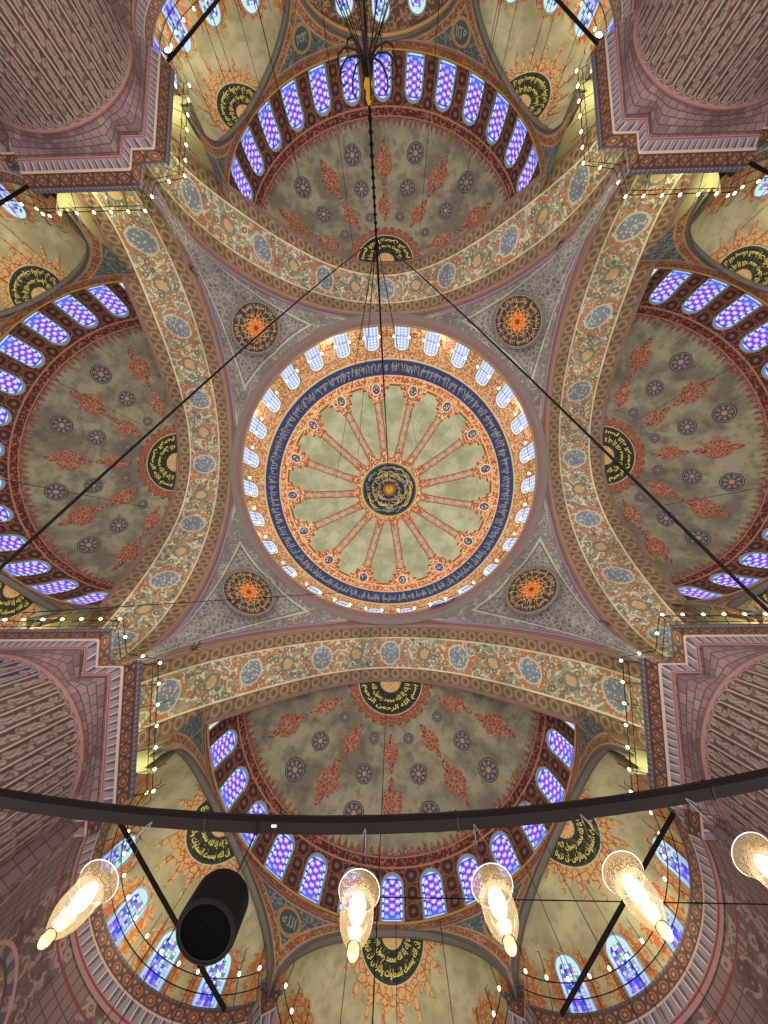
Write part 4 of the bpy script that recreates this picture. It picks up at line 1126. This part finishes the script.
# ------------------------------------------------------------------ the great hoop chandelier
HZ, HR = 1.5, 8.11
hoop = thing('chandelier_hoop', 'huge dark iron chandelier hoop sweeping across the lower part of the view', 'chandelier', (0, 0, HZ))
mb = MB(); N = 240; w, h = 0.020, 0.020
sec = [(-w, -h), (w, -h), (w + 0.006, 0), (w, h), (-w, h), (-w - 0.006, 0), (-w, -h)]
mb.grid([[((HR + a) * sin(2 * pi * i / N), (HR + a) * cos(2 * pi * i / N), HZ + b) for i in range(N + 1)] for a, b in sec], [[(0, 0)] * (N + 1)] * 7, 'hoop_paint', smooth=False)
mb.build('iron_hoop', hoop)
for a in (-9.5, -2.9, 3.5, 9.9):
    mb = MB(); t = radians(a); mb.box((HR * sin(t), HR * cos(t), HZ), (0.004, 0.023, 0.023), 'black_iron', np.array([[cos(t), sin(t), 0], [-sin(t), cos(t), 0], [0, 0, 1]])); mb.build('joint_plate', hoop)
m = MB(); m.box((-0.16, 8.10, HZ - 0.021), (0.009, 0.004, 0.002), 'white_enamel'); m.build('paper_tag', hoop)
apex = (0.0, 0.0, 8.0)
for sx, l in ((-1, 'long black cable running down to the left edge from the chandelier chain'), (1, 'long black cable running down to the right edge from the chandelier chain')):
    e = (sx * 2.02 + (0.1 if sx > 0 else 0), 7.85, HZ + 0.04); e = (e[0], sqrt(HR ** 2 - e[0] ** 2), e[2])
    A, B_ = np.array(apex), np.array(e); m = MB()
    m.tube([A + (B_ - A) * t + np.array([0, 0, -0.10 * sin(pi * t)]) for t in np.linspace(0, 1, 12)], 0.0095, 'wire', 6)
    tag(m.build('support_cable'), l, 'cable')
ch = thing('hanging_chandelier', 'small black iron chandelier with scroll arms hanging at the top of the view', 'chandelier', (0, 0, 3.8))
m = MB(); m.tube([(0, 0, 42.1), (0, 0, 8.0)], 0.03, 'wire', 5); m.tube([(0, 0, 8.0), (0, 0, 5.3)], 0.022, 'wire', 6)
for i in range(12): m.lathe([(0.02, -0.05), (0.045, 0), (0.02, 0.05)], (0, 0, 5.6 + i * 0.2), 'wire', 6)
m.build('suspension_chain', ch)
m = MB(); m.lathe([(0.01, 0.42), (0.03, 0.38), (0.05, 0.30), (0.03, 0.22), (0.07, 0.14), (0.04, 0.05), (0.05, 0)], (0, 0, 5.0), 'gilt', 16); m.build('gilt_finial', ch)
m = MB(); m.lathe([(0.02, 0.16), (0.08, 0.12), (0.09, 0.0), (0.07, -0.12), (0.02, -0.16)], (0, 0, 4.87), 'black_iron', 16); m.build('hub', ch)
arm0 = None
for i in range(10):
    m = MB(); t = 2 * pi * i / 10 + 0.2; pts = [(0.05, 4.86), (0.16, 4.74), (0.30, 4.72), (0.41, 4.80), (0.45, 4.93), (0.40, 5.03), (0.33, 5.00)]
    m.tube([(r * cos(t), r * sin(t), z) for r, z in pts], [0.016, 0.016, 0.015, 0.014, 0.013, 0.012, 0.008], 'black_iron', 5); m.build('scroll_arm', ch)
for i in range(12):
    m = MB(); t = 2 * pi * i / 12 + 0.1; m.tube([(0.06 * cos(t), 0.06 * sin(t), 4.85), (0.46 * cos(t), 0.46 * sin(t), 3.95)], 0.007, 'black_iron', 5); m.build('stay_rod', ch)
m = MB(); m.tube([(0, 0, 4.85), (0, 0, 3.9)], 0.02, 'black_iron', 6); m.build('centre_rod', ch)
m = MB(); m.tube([(0.46 * cos(2 * pi * i / 48), 0.46 * sin(2 * pi * i / 48), 3.95) for i in range(48)], 0.012, 'black_iron', 6, close=True); m.build('lower_ring', ch)

# ------------------------------------------------------------------ glass lamps
def make_lamp():
    T = lambda z: -0.275 + (z + 0.105) * 0.88
    t = thing('glass_lamp', 'x', 'lamp', (0, 0, 0), None)
    # origin at the hoop; rim 0.115 below, tip 0.35 below
    zr = -0.275
    prof = [(0.004, -0.262), (0.010, -0.258), (0.0145, -0.246), (0.0135, -0.236), (0.014, -0.230), (0.021, -0.219), (0.031, -0.200), (0.040, -0.175), (0.0445, -0.150), (0.0450, -0.125), (0.0435, -0.105), (0.0455, -0.088), (0.052, -0.066), (0.058, -0.050), (0.0590, -0.046)]
    m = MB(); m.lathe([(r, zr + (z + 0.046) * 0.88) for r, z in prof], (0, 0, 0), 'lamp_glass', 32); m.build('glass_bowl', t)
    m = MB(); m.tube([(0.059 * cos(2 * pi * i / 32), 0.059 * sin(2 * pi * i / 32), zr) for i in range(32)], 0.0016, 'white_enamel', 5, close=True)
    m.build('rim', t)
    m = MB(); m.lathe([(r * 1.08, T(z)) for r, z in ((0.002, -0.222), (0.012, -0.212), (0.0205, -0.186), (0.021, -0.158), (0.016, -0.134), (0.009, -0.120))], (0, 0, 0), 'filament', 16); m.build('light_bulb', t)
    m = MB(); m.lathe([(0.0105, T(-0.122)), (0.0135, T(-0.10)), (0.0135, T(-0.078)), (0.003, T(-0.074))], (0, 0, 0), 'brass', 12)
    m.tube([(0, 0, T(-0.075)), (0, 0, -0.02)], 0.0012, 'wire', 4); m.build('socket', t)
    m = MB(); m.tube([(0.0155 * cos(2 * pi * i / 16), 0.0155 * sin(2 * pi * i / 16), T(-0.287)) for i in range(16)], 0.0013, 'black_iron', 4, close=True); m.build('finial_ring', t)
    for i in range(3):
        a = 2 * pi * i / 3 + 0.5; w = MB(); w.tube([(0, 0, -0.02), (0.059 * cos(a), 0.059 * sin(a), zr)], 0.0009, 'steel', 4); w.build('hanging_wire', t)
    return t
l0 = make_lamp(); ll = ['leftmost glowing glass lamp hanging from the hoop, in front of patterned wall', 'glowing glass lamp hanging just left of centre above the gold and green half medallion',
    'glowing glass lamp hanging right of centre in front of the spandrel', 'glowing glass lamp in front of the lower right exedra', 'glass lamp cut by the right frame edge']
for i, a in enumerate((-4.25, 1.18, 3.89, 6.55, 9.19)):
    c = l0 if i == 0 else copy_tree(l0); t = radians(a); c.location = (HR * sin(t), HR * cos(t), HZ); c.rotation_euler[2] = i * 0.7; c['label'] = ll[i]; c['group'] = 'glass lamps of the hoop chandelier'
# flare of real light near each lamp is given by the emissive bulb itself
sx_ = radians(-1.56); x, y = HR * sin(sx_), HR * cos(sx_)
sp = thing('loudspeaker', 'black cylindrical loudspeaker hanging from the hoop in front of the lower left exedra', 'loudspeaker', (x, y, 1.09))
m = MB(); m.lathe([(0.066, 1.098), (0.077, 1.096), (0.0795, 1.104), (0.0775, 1.192), (0.074, 1.202), (0.02, 1.205)], (x, y, 0), 'speaker_black', 48); m.build('housing', sp)
m = MB(); m.lathe([(0.003, 1.110), (0.05, 1.108), (0.070, 1.100), (0.072, 1.096)], (x, y, 0), 'grille', 40); m.build('driver_grille', sp)
m = MB(); m.tube([(x + 0.01, y, 1.202), (x + 0.004, y, HZ - 0.02)], 0.0022, 'wire', 5); m.build('hanging_wire', sp)
m = MB(); m.tube([(x, y - 0.022, HZ + 0.022), (x, y + 0.024, HZ + 0.022), (x, y + 0.024, HZ - 0.024), (x, y - 0.022, HZ - 0.024), (x, y - 0.022, HZ + 0.022)], 0.002, 'wire', 5); m.build('strap', sp)

# ------------------------------------------------------------------ thin suspension wires
def wire(p, q, r=0.012, l=None, sag=0.0):
    m = MB(); A, B_ = np.array(p, float), np.array(q, float)
    m.tube([A + (B_ - A) * t + np.array([0, 0, -sag * sin(pi * t)]) for t in (np.linspace(0, 1, 9) if sag else (0, 1))], r, 'wire', 4)
    o = m.build('suspension_wire'); tag(o, l or 'thin black wire hanging straight down from the painted vaults', 'wire', None if l else 'thin vertical suspension wires'); return o
def hd_z(x, y):
    # ceiling height over a point of a half dome / exedra, by quarter
    best = 30.0
    for k in range(4):
        a = -k * pi / 2; X = x * cos(a) - y * sin(a); Y = x * sin(a) + y * cos(a)
        if Y > HB:
            rho = math.hypot(X, Y - HB)
            if rho < 9.6: return hpf.at(hpf.s_of_r(rho))[1]
            for phi in (-pi / 3, 0, pi / 3):
                d = math.hypot(X - DE * sin(phi), Y - HB - DE * cos(phi))
                if d < 5.1: return epf.at(epf.s_of_r(d))[1]
    return None
random.seed(11)
for x, y in ((-2.6, -17.5), (2.8, -18.5), (-6.2, -20.5), (6.0, -20.0), (-7.6, -21.8), (-8.6, -20.4), (-6.6, -22.3), (-9.4, -21.2), (7.2, -21.6), (8.4, -20.2), (9.3, -21.4), (6.4, -22.6), (10.2, -19.6), (-10.4, -19.5),
             (-18.6, -8.4), (-20.0, -7.4), (-20.8, -8.9), (-19.4, -9.8), (18.6, -8.2), (20.2, -7.2), (20.6, -9.0), (19.2, -10.0), (-17.8, 3.5), (18.2, -2.4), (19.0, 4.0), (-19.0, -3.0),
             (-8.2, 21.2), (-7.2, 22.4), (-9.2, 22.0), (7.4, 21.0), (8.6, 21.8), (6.6, 22.4), (9.4, 20.4), (-2.0, 25.2), (2.4, 25.4), (0.2, 25.8)):
    z = hd_z(x, y)
    if z: wire((x, y, z - 0.03), (x, y, 2.6), 0.014)
for x, y, zt in ((-3.4, -3.0, 41.0), (3.0, -4.6, 40.5), (-5.6, -1.0, 40.3)): wire((x, y, zt), (0.0, 0.0, 8.0), 0.012, {-3.4: 'thin wire hanging from the left part of the central dome', 3.0: 'thin wire hanging from the right part of the central dome', -5.6: 'thin wire hanging from the left rim panels of the central dome'}[x])
wire((-0.27, 16.78, 12.0), (11.9, 16.9, 12.0), 0.018, 'horizontal black wire stretched behind the lamps to the lower right pillar')
wire((-0.27, 16.78, 28.35), (-0.27, 16.78, 2.6), 0.014)
wire((-17.0, 12.0, 17.6), (17.0, 13.4, 17.8), 0.02, 'long thin wire running across above both lower pillars') if False else None
wire((-16.5, 9.6, 17.4), (-2.8, 9.9, 29.0), 0.02, 'thin wire rising from the left pillar rail toward the bottom great arch')

# ------------------------------------------------------------------ shift everything so that the floor is z = 0
for o in COL.objects:
    if o.parent is None: o.location.z += ZS

# ------------------------------------------------------------------ camera
M3 = [[0.9996905435770188, 0.010988793019321597, 0.02231733654948966], [-0.013350548529733504, 0.9939961901268124, 0.10859713102719241], [-0.020989996108620616, -0.10886147363213708, 0.9938352980358464]]
from mathutils import Matrix, Vector
cam = bpy.data.cameras.new('camera'); co = bpy.data.objects.new('camera', cam); COL.objects.link(co)
R3 = Matrix((M3[0], [-v for v in M3[1]], [-v for v in M3[2]])).transposed()
co.matrix_world = Matrix.Translation((0.27659, 7.14002, ZS)) @ R3.to_4x4()
cam.sensor_fit = 'HORIZONTAL'; cam.sensor_width = 36.0; cam.lens = 384.98 / 768 * 36.0; cam.clip_start = 0.02; cam.clip_end = 200
scn.camera = co

# ------------------------------------------------------------------ light
w = bpy.data.worlds.new('world'); scn.world = w; w.use_nodes = True
bg = w.node_tree.nodes['Background']; bg.inputs[0].default_value = (1.0, 0.94, 0.90, 1); bg.inputs[1].default_value = 1.1
def lamp(name, loc, col, e, r, kind='POINT'):
    l = bpy.data.lights.new(name, kind); l.energy = e; l.color = col
    if kind == 'POINT': l.shadow_soft_size = r
    else: l.shape = 'DISK'; l.size = r
    o = bpy.data.objects.new(name, l); COL.objects.link(o); o.location = (loc[0], loc[1], loc[2] + ZS); return o
fl = lamp('floor_bounce_fill', (0, 0, -1.5), (1.0, 0.94, 0.90), 7000, 34, 'AREA'); fl.rotation_euler = (pi, 0, 0)  # unseen disc lamp added to stand in for light bounced off the floor
for k in range(8):
    a = 2 * pi * (k + 0.5) / 8; lamp('dome_rail_light', (11.0 * cos(a), 11.0 * sin(a), 30.9), (1.0, 0.92, 0.76), 300, 0.12)
for k in range(4):
    a = k * pi / 2 + pi / 4
    for da in (-0.16, 0.16): lamp('cornice_light', (18.6 * cos(a + da), 18.6 * sin(a + da), 17.5), (0.96, 1.0, 0.60), 150, 0.1)
    lamp('cornice_light', (15.0 * cos(a), 15.0 * sin(a), 17.3), (0.96, 1.0, 0.60), 130, 0.1)
for k in range(4):
    for d in (-60, 60, 0):
        if d == 0 and k in (1, 3): continue
        x, y = 12.2 * sin(radians(d)), HB + 12.2 * cos(radians(d)) ; x, y = (DE + 3.6) * sin(radians(d)), HB + (DE + 3.6) * cos(radians(d)); a = k * pi / 2
        lamp('exedra_light', (x * cos(a) - y * sin(a), x * sin(a) + y * cos(a), 18.0), (1.0, 0.92, 0.66), 150, 0.1)
scn.view_settings.view_transform = 'Standard'
scn.view_settings.look = 'None'
scn.view_settings.exposure = 0.0
